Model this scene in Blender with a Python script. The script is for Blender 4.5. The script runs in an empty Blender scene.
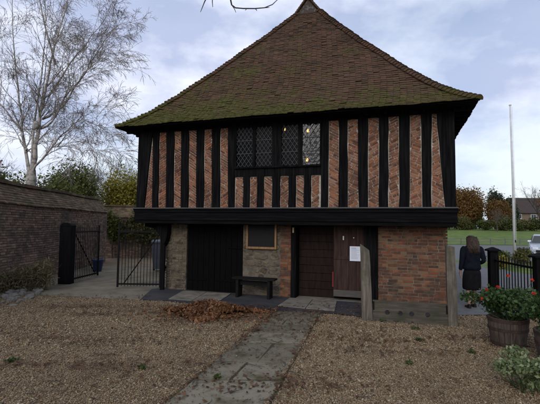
import bpy, bmesh, math, random
import numpy as np
from mathutils import Vector, Matrix, Euler, noise as mnoise
R = math.radians
random.seed(7); NR = np.random.RandomState(7)
scn = bpy.context.scene
col = scn.collection

# ------------------------------------------------------------------ helpers
class MB:
    """collects vertices and faces of ONE mesh"""
    def __init__(s): s.v = []; s.f = []; s.np = []
    def add(s, vs, fs):
        o = len(s.v); s.v.extend([tuple(x) for x in vs]); s.f.extend([tuple(i + o for i in f) for f in fs])
    def hexa(s, p):
        s.add(p, [(0, 3, 2, 1), (4, 5, 6, 7), (0, 1, 5, 4), (1, 2, 6, 5), (2, 3, 7, 6), (3, 0, 4, 7)])
    def box(s, c, d, rot=None):
        x, y, z = d[0] / 2, d[1] / 2, d[2] / 2
        p = [Vector(q) for q in ((-x, -y, -z), (x, -y, -z), (x, y, -z), (-x, y, -z), (-x, -y, z), (x, -y, z), (x, y, z), (-x, y, z))]
        if rot is not None: p = [rot @ q for q in p]
        c = Vector(c); s.hexa([q + c for q in p])
    def span(s, a, b):
        s.box([(a[i] + b[i]) / 2 for i in range(3)], [abs(b[i] - a[i]) for i in range(3)])
    def prism(s, poly, off):
        n = len(poly); off = Vector(off); a = [Vector(p) for p in poly]; b = [p + off for p in a]
        fs = [tuple(range(n - 1, -1, -1)), tuple(range(n, 2 * n))] + [(i, (i + 1) % n, n + (i + 1) % n, n + i) for i in range(n)]
        s.add(a + b, fs)
    def tube(s, pts, rad, n=6, cap=True):
        pts = [Vector(p) for p in pts]; vs = []; fs = []
        if not hasattr(rad, '__len__'): rad = [rad] * len(pts)
        ref = None
        for i, p in enumerate(pts):
            t = (pts[min(i + 1, len(pts) - 1)] - pts[max(i - 1, 0)])
            if t.length < 1e-9: t = Vector((0, 0, 1))
            t.normalize()
            if ref is None:
                ref = Vector((1, 0, 0)) if abs(t.x) < .8 else Vector((0, 1, 0))
            a = (ref - t * ref.dot(t)); a.normalize(); b = t.cross(a); ref = a
            for k in range(n):
                th = 2 * math.pi * k / n
                vs.append(p + (a * math.cos(th) + b * math.sin(th)) * rad[i])
        for i in range(len(pts) - 1):
            for k in range(n):
                k2 = (k + 1) % n
                fs.append((i * n + k, i * n + k2, (i + 1) * n + k2, (i + 1) * n + k))
        if cap:
            fs.append(tuple(range(n - 1, -1, -1))); fs.append(tuple((len(pts) - 1) * n + k for k in range(n)))
        s.add(vs, fs)
    def lathe(s, prof, c=(0, 0, 0), n=24):
        vs = []; fs = []; m = len(prof)
        for r, z in prof:
            for k in range(n):
                th = 2 * math.pi * k / n; vs.append((c[0] + r * math.cos(th), c[1] + r * math.sin(th), c[2] + z))
        for i in range(m - 1):
            for k in range(n):
                k2 = (k + 1) % n; fs.append((i * n + k, i * n + k2, (i + 1) * n + k2, (i + 1) * n + k))
        s.add(vs, fs)
    def rings(s, rings, cap=True):
        n = len(rings[0]); vs = [p for r in rings for p in r]; fs = []
        for i in range(len(rings) - 1):
            for k in range(n):
                k2 = (k + 1) % n; fs.append((i * n + k, i * n + k2, (i + 1) * n + k2, (i + 1) * n + k))
        if cap: fs.append(tuple(range(n - 1, -1, -1))); fs.append(tuple((len(rings) - 1) * n + k for k in range(n)))
        s.add(vs, fs)
    def build(s, name, mat, parent=None, smooth=False, bevel=0, sub=0):
        me = bpy.data.meshes.new(name); me.from_pydata(s.v, [], s.f); me.update()
        if smooth: me.polygons.foreach_set('use_smooth', [True] * len(me.polygons))
        return link(name, me, mat, parent, bevel, sub)

def link(name, me, mat, parent=None, bevel=0, sub=0):
    o = bpy.data.objects.new(name, me); col.objects.link(o)
    if mat: me.materials.append(mat)
    if parent: o.parent = parent
    if bevel:
        m = o.modifiers.new('bevel', 'BEVEL'); m.width = bevel; m.segments = 2; m.limit_method = 'ANGLE'
    if sub:
        m = o.modifiers.new('sub', 'SUBSURF'); m.levels = sub; m.render_levels = sub
    return o

def np_mesh(name, V, Fq, mat, parent=None, smooth=False):
    """V (n,3), Fq (m,k): fast big mesh"""
    me = bpy.data.meshes.new(name); V = np.ascontiguousarray(V, np.float32); Fq = np.ascontiguousarray(Fq, np.int32)
    m, k = Fq.shape
    me.vertices.add(len(V)); me.vertices.foreach_set('co', V.ravel())
    me.loops.add(m * k); me.loops.foreach_set('vertex_index', Fq.ravel())
    me.polygons.add(m); me.polygons.foreach_set('loop_start', np.arange(0, m * k, k, dtype=np.int32))
    me.update(calc_edges=True); me.validate()
    if smooth: me.polygons.foreach_set('use_smooth', [True] * m)
    return link(name, me, mat, parent)

def tag(o, label=None, cat=None, group=None, kind=None):
    if label: o['label'] = label
    if cat: o['category'] = cat
    if group: o['group'] = group
    if kind: o['kind'] = kind
    return o

def empty(name, loc, label, cat, group=None, rz=0):
    o = bpy.data.objects.new(name, None); col.objects.link(o); o.location = loc; o.rotation_euler = (0, 0, rz)
    o.empty_display_size = .2
    return tag(o, label, cat, group)

# ------------------------------------------------------------------ materials
class NT:
    def __init__(s, name):
        s.m = bpy.data.materials.new(name); s.m.use_nodes = True; s.t = s.m.node_tree
        s.b = s.t.nodes['Principled BSDF']; s.out = s.t.nodes['Material Output']
    def n(s, typ, **kw):
        x = s.t.nodes.new(typ)
        for k, v in kw.items():
            if k.startswith('i_'):
                x.inputs[k[2:].replace('_', ' ')].default_value = v
            else: setattr(x, k, v)
        return x
    def l(s, a, b): s.t.links.new(a, b)
    def coord(s, scale=(1, 1, 1), rot=(0, 0, 0), src='Object'):
        c = s.n('ShaderNodeTexCoord'); mp = s.n('ShaderNodeMapping'); mp.inputs['Scale'].default_value = scale; mp.inputs['Rotation'].default_value = rot
        s.l(c.outputs[src], mp.inputs['Vector']); return mp.outputs['Vector']
    def noise(s, vec, scale, detail=4, rough=.55, dist=0):
        x = s.n('ShaderNodeTexNoise'); x.inputs['Scale'].default_value = scale; x.inputs['Detail'].default_value = detail
        x.inputs['Roughness'].default_value = rough; x.inputs['Distortion'].default_value = dist
        s.l(vec, x.inputs['Vector']); return x.outputs['Fac']
    def ramp(s, fac, stops, interp='LINEAR'):
        x = s.n('ShaderNodeValToRGB'); cr = x.color_ramp; cr.interpolation = interp
        while len(cr.elements) > 1: cr.elements.remove(cr.elements[0])
        cr.elements[0].position = stops[0][0]; cr.elements[0].color = (*stops[0][1], 1)
        for p, c in stops[1:]:
            e = cr.elements.new(p); e.color = (*c, 1)
        s.l(fac, x.inputs['Fac']); return x.outputs['Color']
    def math(s, op, a, b=None, clamp=False):
        x = s.n('ShaderNodeMath', operation=op, use_clamp=clamp)
        for i, q in enumerate((a, b)):
            if q is None: continue
            if hasattr(q, 'is_linked') or hasattr(q, 'links'): s.l(q, x.inputs[i])
            else: x.inputs[i].default_value = q
        return x.outputs[0]
    def mix(s, fac, a, b, blend='MIX'):
        x = s.n('ShaderNodeMix', data_type='RGBA', blend_type=blend)
        for q, i in ((fac, x.inputs['Factor']), (a, x.inputs[6]), (b, x.inputs[7])):
            if hasattr(q, 'links'): s.l(q, i)
            elif isinstance(q, (int, float)): i.default_value = q
            else: i.default_value = (*q, 1)
        return x.outputs[2]
    def bump(s, h, strength=.4, dist=.02):
        x = s.n('ShaderNodeBump'); x.inputs['Strength'].default_value = strength; x.inputs['Distance'].default_value = dist
        s.l(h, x.inputs['Height']); s.l(x.outputs['Normal'], s.b.inputs['Normal'])
    def island(s): return s.n('ShaderNodeNewGeometry').outputs['Random Per Island']
    def color(s, c): s.l(c, s.b.inputs['Base Color'])

def grey(v): return (v, v, v)

def M(name, stops, scale=6, rough=.8, bump=.3, bdist=.01, mode='noise', stretch=(1, 1, 1), detail=5, dirt=None, dscale=1.5, metal=0, spec=.3, rot=(0, 0, 0)):
    """stops = list of colours spread over noise ('noise'), per piece ('island') or both"""
    t = NT(name); v = t.coord(stretch, rot); nz = t.noise(v, scale, detail)
    st = [(i / max(1, len(stops) - 1), c) for i, c in enumerate(stops)]
    if mode == 'noise': f = t.math('MULTIPLY_ADD', nz, 2.2, ) if False else t.math('MULTIPLY', t.math('SUBTRACT', nz, .28), 2.3, True)
    else:
        f = t.math('ADD', t.math('MULTIPLY', t.island(), .75), t.math('MULTIPLY', nz, .5)); f = t.math('SUBTRACT', f, .12, True)
    c = t.ramp(f, st)
    if dirt:
        v2 = t.coord(); d = t.noise(v2, dscale, 6, .65)
        c = t.mix(t.math('MULTIPLY', t.math('SUBTRACT', d, .48), 4.5, True), c, dirt)
    t.color(c); t.b.inputs['Roughness'].default_value = rough; t.b.inputs['Metallic'].default_value = metal
    t.b.inputs['Specular IOR Level'].default_value = spec
    if bump: t.bump(t.noise(v, scale * 3, 6, .65), bump, bdist)
    return t.m

def foliage_mat(name, cols, transl=.25):
    t = NT(name); f = t.island()
    v = t.coord(); nz = t.noise(v, 1.3, 3)
    f = t.math('SUBTRACT', t.math('ADD', t.math('MULTIPLY', f, .7), t.math('MULTIPLY', nz, .8)), .25, True)
    c = t.ramp(f, [(i / max(1, len(cols) - 1), q) for i, q in enumerate(cols)])
    t.color(c); t.b.inputs['Roughness'].default_value = .6; t.b.inputs['Specular IOR Level'].default_value = .25
    tr = t.n('ShaderNodeBsdfTranslucent'); t.l(c, tr.inputs['Color'])
    mx = t.n('ShaderNodeMixShader'); mx.inputs[0].default_value = transl
    t.l(t.b.outputs[0], mx.inputs[1]); t.l(tr.outputs[0], mx.inputs[2]); t.l(mx.outputs[0], t.out.inputs['Surface'])
    return t.m

m_timber = M('black_timber', [(.0015, .0015, .0018), (.0035, .0035, .004), (.008, .008, .0085), (.015, .0145, .014)], 6, .85, .9, .02, stretch=(4, 4, .22), spec=.07)
m_beam = M('black_beam', [(.002, .002, .0023), (.0045, .0045, .005), (.01, .01, .011)], 6, .85, .8, .018, stretch=(.25, 4, 4), spec=.08)
m_beamtop = M('weathered_ledge', [(.05, .052, .055), (.1, .102, .105)], 6, .8, .4, stretch=(.3, 3, 3))
m_lead = M('lead_came', [(.018, .019, .022), (.042, .044, .05)], 20, .5, 0, spec=.4)
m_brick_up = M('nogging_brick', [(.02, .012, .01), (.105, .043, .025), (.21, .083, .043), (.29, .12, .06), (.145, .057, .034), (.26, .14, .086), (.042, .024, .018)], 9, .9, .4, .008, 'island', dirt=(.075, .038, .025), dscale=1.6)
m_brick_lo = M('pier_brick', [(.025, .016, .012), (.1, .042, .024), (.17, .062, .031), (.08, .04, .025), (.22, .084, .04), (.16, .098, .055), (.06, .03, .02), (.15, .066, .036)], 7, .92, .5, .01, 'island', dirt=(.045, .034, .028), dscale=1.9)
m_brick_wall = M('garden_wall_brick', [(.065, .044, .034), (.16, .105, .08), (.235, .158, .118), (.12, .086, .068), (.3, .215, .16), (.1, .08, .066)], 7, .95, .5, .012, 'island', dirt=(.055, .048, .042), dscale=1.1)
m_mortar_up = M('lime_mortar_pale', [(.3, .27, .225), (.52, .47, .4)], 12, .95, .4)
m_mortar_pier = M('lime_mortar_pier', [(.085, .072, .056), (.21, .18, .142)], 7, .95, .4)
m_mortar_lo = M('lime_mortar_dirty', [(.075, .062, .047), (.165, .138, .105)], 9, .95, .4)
m_stone = M('rubble_stone', [(.02, .018, .016), (.085, .066, .044), (.15, .12, .08), (.1, .08, .055), (.18, .145, .098), (.13, .105, .072), (.17, .066, .034)], 17, .95, 1.0, .016, 'island', dirt=(.03, .025, .021), dscale=5)
m_door_black = M('black_door_paint', [(.0012, .0012, .0014), (.003, .003, .0033)], 8, .8, .4, .004, stretch=(4, 4, .4), spec=.08)
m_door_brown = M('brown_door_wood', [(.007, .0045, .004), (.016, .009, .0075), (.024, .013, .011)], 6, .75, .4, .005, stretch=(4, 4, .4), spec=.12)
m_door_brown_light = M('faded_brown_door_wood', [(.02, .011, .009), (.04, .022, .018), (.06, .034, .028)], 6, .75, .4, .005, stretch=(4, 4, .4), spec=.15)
m_door_grey = M('weathered_kickboard', [(.05, .045, .04), (.1, .09, .078)], 7, .85, .4, .006, stretch=(.4, 4, 4))
m_oak = M('pale_oak_frame', [(.16, .085, .035), (.3, .17, .075)], 7, .6, .3, .004, stretch=(3, 3, .5))
m_panel = M('dark_board_panel', [(.004, .004, .0045), (.008, .008, .009)], 8, .55, 0, spec=.2)
m_oldwood = M('grey_weathered_oak', [(.06, .052, .04), (.12, .104, .08), (.19, .168, .132)], 6, .9, .8, .014, stretch=(4, 4, .35), dirt=(.055, .06, .035), dscale=2.5)
m_oldplank = M('grey_weathered_plank', [(.04, .033, .026), (.08, .068, .052), (.12, .105, .082)], 6, .9, .8, .014, stretch=(.35, 4, 4), dirt=(.045, .05, .03), dscale=2.5)
m_bench = M('bench_dark_wood', [(.004, .004, .004), (.011, .0105, .01)], 6, .8, .5, .01, stretch=(.4, 3, 3), spec=.12)
m_iron = M('black_iron', [(.002, .002, .0025), (.006, .006, .007)], 15, .6, .2, .003, spec=.15)
m_postblack = M('black_post', [(.002, .002, .0025), (.006, .006, .0065)], 6, .8, .4, .01, stretch=(3, 3, .4), spec=.1)
m_slab = M('pale_paving_stone', [(.1, .085, .066), (.17, .15, .12), (.23, .205, .165)], 4, .9, .35, .006, dirt=(.08, .073, .056), dscale=2.5)
m_white = M('white_paint', [(.5, .5, .5), (.66, .66, .65)], 5, .5, 0)
m_paper = M('white_paper', [(.62, .66, .74), (.7, .73, .8)], 5, .8, 0)
m_ink = M('grey_print', [(.25, .26, .3), (.3, .31, .35)], 5, .8, 0)
m_red = M('red_paint', [(.11, .01, .01), (.16, .013, .012)], 5, .6, 0)
m_cream = M('cream_plastic', [(.42, .32, .17), (.5, .4, .22)], 5, .6, 0)
m_bin = M('slate_blue_plastic', [(.035, .04, .06), (.05, .056, .08)], 5, .5, .1)
m_pot = M('blue_glazed_pot', [(.012, .02, .085), (.03, .045, .15)], 5, .3, 0, spec=.5)
m_barrel = M('barrel_stave', [(.03, .023, .019), (.065, .05, .04), (.1, .08, .065)], 6, .85, .6, .01, stretch=(5, 5, .5))
m_hoop = M('rusty_hoop', [(.02, .015, .013), (.06, .035, .025)], 14, .7, .3, .004)
m_soil = M('potting_soil', [(.012, .009, .007), (.035, .026, .019)], 40, 1, .8, .01)
m_rock = M('edging_rock', [(.08, .075, .068), (.18, .17, .15), (.3, .28, .25)], 5, .95, .6, .02, dirt=(.06, .06, .04), dscale=4)
m_bark_birch = M('birch_bark', [(.12, .1, .085), (.3, .27, .24), (.42, .39, .35), (.34, .31, .275)], 3.5, .85, .4, .01, stretch=(1, 1, 3), dirt=(.045, .038, .032), dscale=5.5)
m_twig_birch = M('birch_twig', [(.13, .108, .098), (.24, .205, .185)], 3, .85, 0)
m_bark = M('dark_bark', [(.03, .026, .022), (.075, .065, .055)], 5, .9, .4, .01, stretch=(2, 2, .5))
m_twig = M('grey_twig', [(.055, .047, .042), (.1, .088, .08)], 3, .9, 0)
m_twig_far = M('brown_twig', [(.075, .06, .048), (.12, .098, .08)], 3, .9, 0)
m_skin = M('skin', [(.26, .15, .11), (.33, .2, .145)], 6, .6, 0)
m_navy = M('navy_wool', [(.004, .005, .009), (.009, .0105, .018)], 14, .9, .4, .006, spec=.1)
m_skirt = M('black_wool', [(.004, .004, .005), (.009, .009, .011)], 14, .9, .3, .005, spec=.1)
m_hair = M('brown_hair', [(.012, .008, .006), (.032, .019, .012), (.075, .046, .028)], 18, .55, .6, .01, stretch=(3, 3, .4))
m_shoe = M('black_leather', [(.005, .005, .005), (.01, .01, .01)], 5, .4, 0, spec=.4)
m_car = M('silver_car_paint', [(.36, .39, .43), (.4, .43, .47)], 3, .28, 0, metal=.35, spec=.5)
m_carglass = M('car_glass', [(.012, .015, .018), (.02, .024, .028)], 3, .06, 0, spec=.6)
m_tyre = M('tyre_rubber', [(.01, .01, .01), (.018, .018, .018)], 8, .85, 0)
m_rim = M('alloy_rim', [(.3, .31, .32), (.4, .41, .42)], 5, .35, 0, metal=.8)
m_lens = M('headlight_lens', [(.5, .52, .55), (.6, .62, .65)], 5, .15, 0, spec=.6)
m_tile_far = M('far_roof_tile', [(.035, .027, .024), (.065, .048, .042)], 5, .9, .3)
m_render_far = M('far_brick_wall', [(.14, .1, .075), (.2, .15, .115)], 5, .9, .2)
m_rail_far = M('grey_rail', [(.1, .1, .095), (.16, .16, .15)], 5, .8, 0)
m_dead_leaf = foliage_mat('dead_leaf', [(.024, .013, .008), (.08, .036, .017), (.16, .07, .03), (.24, .115, .05), (.11, .05, .023)], .15)
m_dead_dark = foliage_mat('old_dead_leaf', [(.022, .012, .008), (.065, .032, .018), (.115, .054, .026), (.15, .085, .04)], .1)
m_leaf_dark = foliage_mat('dark_hedge_leaf', [(.02, .028, .008), (.05, .068, .018), (.085, .105, .028), (.12, .135, .04)])
m_leaf_mid = foliage_mat('mid_green_leaf', [(.035, .045, .01), (.075, .09, .02), (.12, .135, .032), (.16, .16, .05)], .3)
m_leaf_yel = foliage_mat('yellowing_leaf', [(.07, .08, .016), (.16, .155, .025), (.3, .25, .036), (.38, .31, .05)], .4)
m_leaf_olive = foliage_mat('olive_leaf', [(.04, .045, .015), (.08, .085, .026), (.12, .12, .04), (.13, .1, .035)], .3)
m_leaf_orange = foliage_mat('autumn_leaf', [(.06, .035, .012), (.13, .07, .02), (.21, .11, .03), (.15, .11, .035)], .3)
m_leaf_conifer = foliage_mat('conifer_leaf', [(.01, .018, .008), (.022, .036, .015), (.035, .052, .02)], .15)
m_leaf_ger = foliage_mat('geranium_leaf', [(.018, .035, .011), (.04, .075, .022), (.07, .115, .035)], .25)
m_leaf_var = foliage_mat('variegated_leaf', [(.05, .085, .03), (.11, .15, .06), (.27, .3, .16), (.16, .2, .085)], .25)
m_leaf_red = foliage_mat('dark_red_leaf', [(.05, .01, .012), (.1, .015, .02)], .3)
m_petal = foliage_mat('red_petal', [(.4, .02, .012), (.62, .045, .02), (.7, .1, .04)], .3)
m_dry = foliage_mat('dry_shrub_leaf', [(.07, .052, .03), (.18, .14, .075), (.13, .125, .055), (.27, .22, .12)], .25)
m_herb = foliage_mat('low_green_leaf', [(.025, .038, .012), (.06, .08, .025), (.1, .12, .04)], .25)

# roof tiles: red brown clay with moss and lichen
def roof_mat():
    t = NT('clay_roof_tile'); v = t.coord(); isl = t.island()
    big = t.noise(v, .55, 4, .6); f = t.math('SUBTRACT', t.math('ADD', t.math('MULTIPLY', isl, .42), t.math('ADD', t.math('MULTIPLY', big, .5), t.math('MULTIPLY', t.noise(t.coord((.55, .55, 9)), 1.6, 5, .6), .5))), .24, True)
    c = t.ramp(f, [(0, (.032, .022, .017)), (.3, (.075, .048, .033)), (.5, (.12, .066, .04)), (.68, (.09, .06, .043)), (.85, (.19, .088, .048)), (1, (.16, .125, .09))])
    sep = t.n('ShaderNodeSeparateXYZ'); t.l(v, sep.inputs[0])
    low = t.math('ADD', t.math('MULTIPLY', t.math('DIVIDE', t.math('SUBTRACT', 5.5, sep.outputs['Z']), .9, True), 1.15), t.math('DIVIDE', t.math('SUBTRACT', 6.6, sep.outputs['Z']), 3.2))          # moss settles on the flatter foot of the roof
    side = t.math('MULTIPLY', t.math('SUBTRACT', 3.0, sep.outputs['X']), .055)
    g = t.math('ADD', t.math('ADD', t.math('MULTIPLY', low, .34), side), t.math('MULTIPLY', t.math('SUBTRACT', t.noise(v, 1.3, 7, .7), .5), 2.4))
    g = t.math('ADD', g, t.math('MULTIPLY', t.math('SUBTRACT', t.noise(v, 9, 5, .7), .5), 1.9))
    g = t.math('MULTIPLY', t.math('SUBTRACT', g, .04), 2.0, True)
    moss = t.ramp(t.noise(v, 14, 4), [(.25, (.04, .04, .012)), (.5, (.08, .08, .02)), (.75, (.13, .125, .038))])
    c = t.mix(t.math('MULTIPLY', g, .92), c, moss)
    li = t.math('MULTIPLY', t.math('SUBTRACT', t.noise(v, 5, 5, .7), .6), 5, True)
    c = t.mix(t.math('MULTIPLY', li, .5), c, (.09, .085, .065))
    t.color(c); t.b.inputs['Roughness'].default_value = .93; t.b.inputs['Specular IOR Level'].default_value = .15
    t.bump(t.noise(v, 22, 6, .7), 1.0, .035); return t.m
m_roof = roof_mat()

def gravel_mat(name, peb):
    t = NT(name); v = t.coord(src='Object')
    cols = [(0, (.055, .038, .022)), (.2, (.155, .11, .064)), (.4, (.245, .178, .102)), (.55, (.2, .122, .064)), (.72, (.305, .238, .15)), (.86, (.205, .165, .115)), (1, (.41, .335, .23))]
    big = t.noise(v, .7, 5, .6)
    if peb:
        f = t.island()
    else:
        vo = t.n('ShaderNodeTexVoronoi'); vo.inputs['Scale'].default_value = 55; t.l(v, vo.inputs['Vector'])
        s = t.n('ShaderNodeSeparateColor'); t.l(vo.outputs['Color'], s.inputs[0]); f = s.outputs[0]
    c = t.ramp(f, cols)
    c = t.mix(t.math('MULTIPLY', t.math('SUBTRACT', big, .5), 2.2, True), c, (.12, .078, .048))
    mid = t.math('MULTIPLY', t.math('SUBTRACT', t.noise(v, 3.1, 5, .7), .56), 5, True)
    c = t.mix(t.math('MULTIPLY', mid, .5), c, (.075, .05, .032))
    t.color(c); t.b.inputs['Roughness'].default_value = .9; t.b.inputs['Specular IOR Level'].default_value = .25
    if not peb: t.bump(vo.outputs['Distance'], .9, .012)
    return t.m
m_gravel = gravel_mat('gravel_bed', False); m_pebble = gravel_mat('gravel_pebble', True)
m_path = M('york_stone_path', [(.095, .084, .056), (.155, .138, .096), (.215, .195, .14)], 9, .95, .9, .012, 'island', dirt=(.06, .052, .024), dscale=3.2)
m_joint = M('earth_joint', [(.04, .034, .02), (.08, .072, .035)], 14, 1, .6)
m_tarmac = M('dark_tarmac', [(.022, .023, .027), (.042, .043, .05)], 30, .85, .5, .004, dirt=(.06, .055, .05), dscale=1.3)
m_concrete = M('worn_concrete', [(.11, .095, .066), (.175, .152, .108), (.22, .195, .145)], 2.2, .92, .3, .006, dirt=(.085, .075, .057), dscale=.9)
m_court = M('courtyard_earth', [(.14, .105, .068), (.23, .175, .115)], 3, .95, .6, .02, dirt=(.12, .082, .05), dscale=2)
m_pave = M('grey_pavement', [(.1, .1, .105), (.15, .15, .155)], 4, .9, .3, .005)
m_road = M('asphalt_road', [(.1, .1, .1), (.14, .14, .138)], 12, .9, .4, .005)
m_grass = M('field_grass', [(.045, .08, .012), (.09, .14, .022), (.14, .19, .032)], .8, .95, .9, .06, detail=8, dirt=(.12, .14, .045), dscale=.15)
m_earth = M('garden_earth', [(.03, .026, .018), (.05, .05, .025), (.04, .055, .02)], 2, 1, .6)

def glass_mat(name, rough, spec, bump):
    t = NT(name); v = t.coord(); t.b.inputs['Base Color'].default_value = (.005, .006, .008, 1)
    t.b.inputs['Roughness'].default_value = rough; t.b.inputs['Specular IOR Level'].default_value = spec
    vo = t.n('ShaderNodeTexVoronoi'); vo.inputs['Scale'].default_value = 11; t.l(v, vo.inputs['Vector'])
    t.bump(vo.outputs['Distance'], bump, .02)
    tr = t.n('ShaderNodeBsdfTransparent'); mx = t.n('ShaderNodeMixShader'); mx.inputs[0].default_value = .45
    t.l(t.b.outputs[0], mx.inputs[1]); t.l(tr.outputs[0], mx.inputs[2]); t.l(mx.outputs[0], t.out.inputs['Surface']); return t.m
m_glass = glass_mat('old_dull_glass', .3, .12, .15); m_glass_clear = glass_mat('old_clear_glass', .06, .7, .22)
def emit_mat():
    t = NT('warm_bulb'); t.b.inputs['Emission Color'].default_value = (1, .6, .2, 1); t.b.inputs['Emission Strength'].default_value = 2.4; t.b.inputs['Base Color'].default_value = (.8, .6, .3, 1); return t.m
m_bulb = emit_mat()

# ------------------------------------------------------------------ generic builders
def clip(poly, clipper):
    """Sutherland-Hodgman, convex counter-clockwise clipper, 2-D"""
    out = poly
    for i in range(len(clipper)):
        a, b = clipper[i], clipper[(i + 1) % len(clipper)]
        inp = out; out = []
        if not inp: return []
        def side(p): return (b[0] - a[0]) * (p[1] - a[1]) - (b[1] - a[1]) * (p[0] - a[0])
        for j in range(len(inp)):
            p, q = inp[j - 1], inp[j]; sp, sq = side(p), side(q)
            if (sp >= 0) != (sq >= 0):
                t = sp / (sp - sq); out.append((p[0] + t * (q[0] - p[0]), p[1] + t * (q[1] - p[1])))
            if sq >= 0: out.append(q)
    return out

def brickwork(mb, quad, place, course=.075, length=.225, joint=.011, ang=0, rnd=random, depth=.03, phase=0, wob=.002, prot=.007):
    """bricks inside convex quad (2-D), placed in 3-D by place(x, y, out)"""
    xs = [p[0] for p in quad]; ys = [p[1] for p in quad]; cx, cy = sum(xs) / len(xs), sum(ys) / len(ys)
    rad = max(math.hypot(p[0] - cx, p[1] - cy) for p in quad) + length
    ca, sa = math.cos(ang), math.sin(ang); row = 0
    y = -rad
    if ang == 0: y = min(ys) - cy; x0 = min(xs) - cx - length
    else: x0 = -rad
    x1 = rad if ang else max(xs) - cx + length; y1 = rad if ang else max(ys) - cy
    while y < y1:
        x = x0 + (row % 2) * length / 2 + rnd.uniform(-.02, .02) + phase
        hh = course - joint
        while x < x1:
            L = length * (.5 if rnd.random() < .22 else 1) * rnd.uniform(.95, 1.04)
            c = [(x, y), (x + L - joint, y), (x + L - joint, y + hh), (x, y + hh)]
            c = [(p[0] + rnd.uniform(-wob, wob), p[1] + rnd.uniform(-wob, wob)) for p in c]
            c = [(cx + p[0] * ca - p[1] * sa, cy + p[0] * sa + p[1] * ca) for p in c]
            c = clip(c, quad)
            if len(c) >= 3:
                area = abs(sum(c[i - 1][0] * c[i][1] - c[i][0] * c[i - 1][1] for i in range(len(c)))) / 2
                if area > .0004:
                    o = rnd.uniform(-.2, 1) * prot
                    tx, ty = rnd.uniform(-.02, .02), rnd.uniform(-.03, .03)
                    front = [place(p[0], p[1], o + tx * (p[0] - c[0][0]) + ty * (p[1] - c[0][1])) for p in c]; back = [place(p[0], p[1], -depth) for p in c]
                    n = len(c); mb.add(front + back, [tuple(range(n))] + [(i, n + i, n + (i + 1) % n, (i + 1) % n) for i in range(n)])
            x += L
        y += course; row += 1

def rubble(mb, x0, x1, y0, y1, place, rnd, hmin=.06, hmax=.17):
    y = y0
    while y < y1 - .02:
        h = min(rnd.uniform(hmin, hmax), y1 - y); x = x0
        while x < x1 - .02:
            L = min(rnd.uniform(.08, .36) * (1 + h * 2), x1 - x); k = 8; pts = []
            if rnd.random() < .25:
                subs = [(y, h * .5), (y + h * .5, h * .5)]
            else: subs = [(y, h)]
            for yy, hh in subs:
                if rnd.random() < .12: continue
                pts = []
                for i in range(k):
                    th = 2 * math.pi * (i + .5) / k; e = .82
                    px = abs(math.cos(th)) ** e * math.copysign(1, math.cos(th)); py = abs(math.sin(th)) ** e * math.copysign(1, math.sin(th))
                    pts.append((x + L / 2 + px * (L / 2) * rnd.uniform(.78, 1), yy + hh / 2 + py * (hh / 2) * rnd.uniform(.74, 1)))
                o = rnd.uniform(-.004, .008)
                fr = [place(x + L / 2 + (p[0] - x - L / 2) * .9, yy + hh / 2 + (p[1] - yy - hh / 2) * .88, .007 + o) for p in pts]; md = [place(*p, o) for p in pts]; bk = [place(*p, -.03) for p in pts]
                mb.add(fr + md + bk, [tuple(range(k))] + [(i, k + i, k + (i + 1) % k, (i + 1) % k) for i in range(k)] + [(k + i, 2 * k + i, 2 * k + (i + 1) % k, k + (i + 1) % k) for i in range(k)])
            x += L
        y += h

def leaf_cloud(name, blobs, n, size, mat, parent=None, rs=None, flat=0, shell=.35, ell=1.6, droop=0):
    """n leaf quads (bent in two) spread through the volume of ellipsoid lobes [(c, r, weight)]"""
    rs = rs or NR; w = np.array([b[2] if len(b) > 2 else b[1][0] * b[1][1] * b[1][2] for b in blobs], float); w /= w.sum()
    which = rs.choice(len(blobs), n, p=w); C = np.array([b[0] for b in blobs], float)[which]; Rr = np.array([b[1] for b in blobs], float)[which]
    d = rs.normal(size=(n, 3)); d /= np.linalg.norm(d, axis=1)[:, None]
    r = rs.uniform(shell ** 3, 1, n) ** (1 / 3.); r *= 1 + .16 * rs.normal(size=n)
    P = C + d * Rr * r[:, None]
    nr = rs.normal(size=(n, 3)) + d * .6; nr[:, 2] += flat
    nr /= np.linalg.norm(nr, axis=1)[:, None]
    t = np.cross(nr, rs.normal(size=(n, 3))); t[:, 2] -= droop; t /= np.linalg.norm(t, axis=1)[:, None]; b = np.cross(nr, t)
    s = size * rs.uniform(.6, 1.35, n)[:, None]
    a1 = P - t * s * ell * .5; a2 = P + t * s * ell * .5; b1 = P + b * s * .5 + nr * s * .12; b2 = P - b * s * .5 + nr * s * .12
    V = np.stack([a1, b1, a2, b2], 1).reshape(-1, 3); F = np.arange(4 * n).reshape(n, 4)
    return np_mesh(name, V, F, mat, parent)

def lobes(c, r, k, rs, spread=.62, rr=(.34, .55)):
    """uneven crown: k lobes inside an ellipsoid"""
    out = []
    for i in range(k):
        d = rs.normal(size=3); d /= np.linalg.norm(d); q = rs.uniform(.35, 1) * spread
        s = rs.uniform(*rr)
        out.append(((c[0] + d[0] * r[0] * q, c[1] + d[1] * r[1] * q, c[2] + d[2] * r[2] * q), (r[0] * s, r[1] * s, r[2] * s)))
    return out

def wander(p, d, L, n, rnd, bend=.12, up=0.0):
    pts = [Vector(p)]; d = Vector(d).normalized()
    for i in range(n):
        d = (d + Vector((rnd.gauss(0, bend), rnd.gauss(0, bend), rnd.gauss(0, bend) + up))).normalized()
        pts.append(pts[-1] + d * (L / n))
    return pts, d

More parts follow.
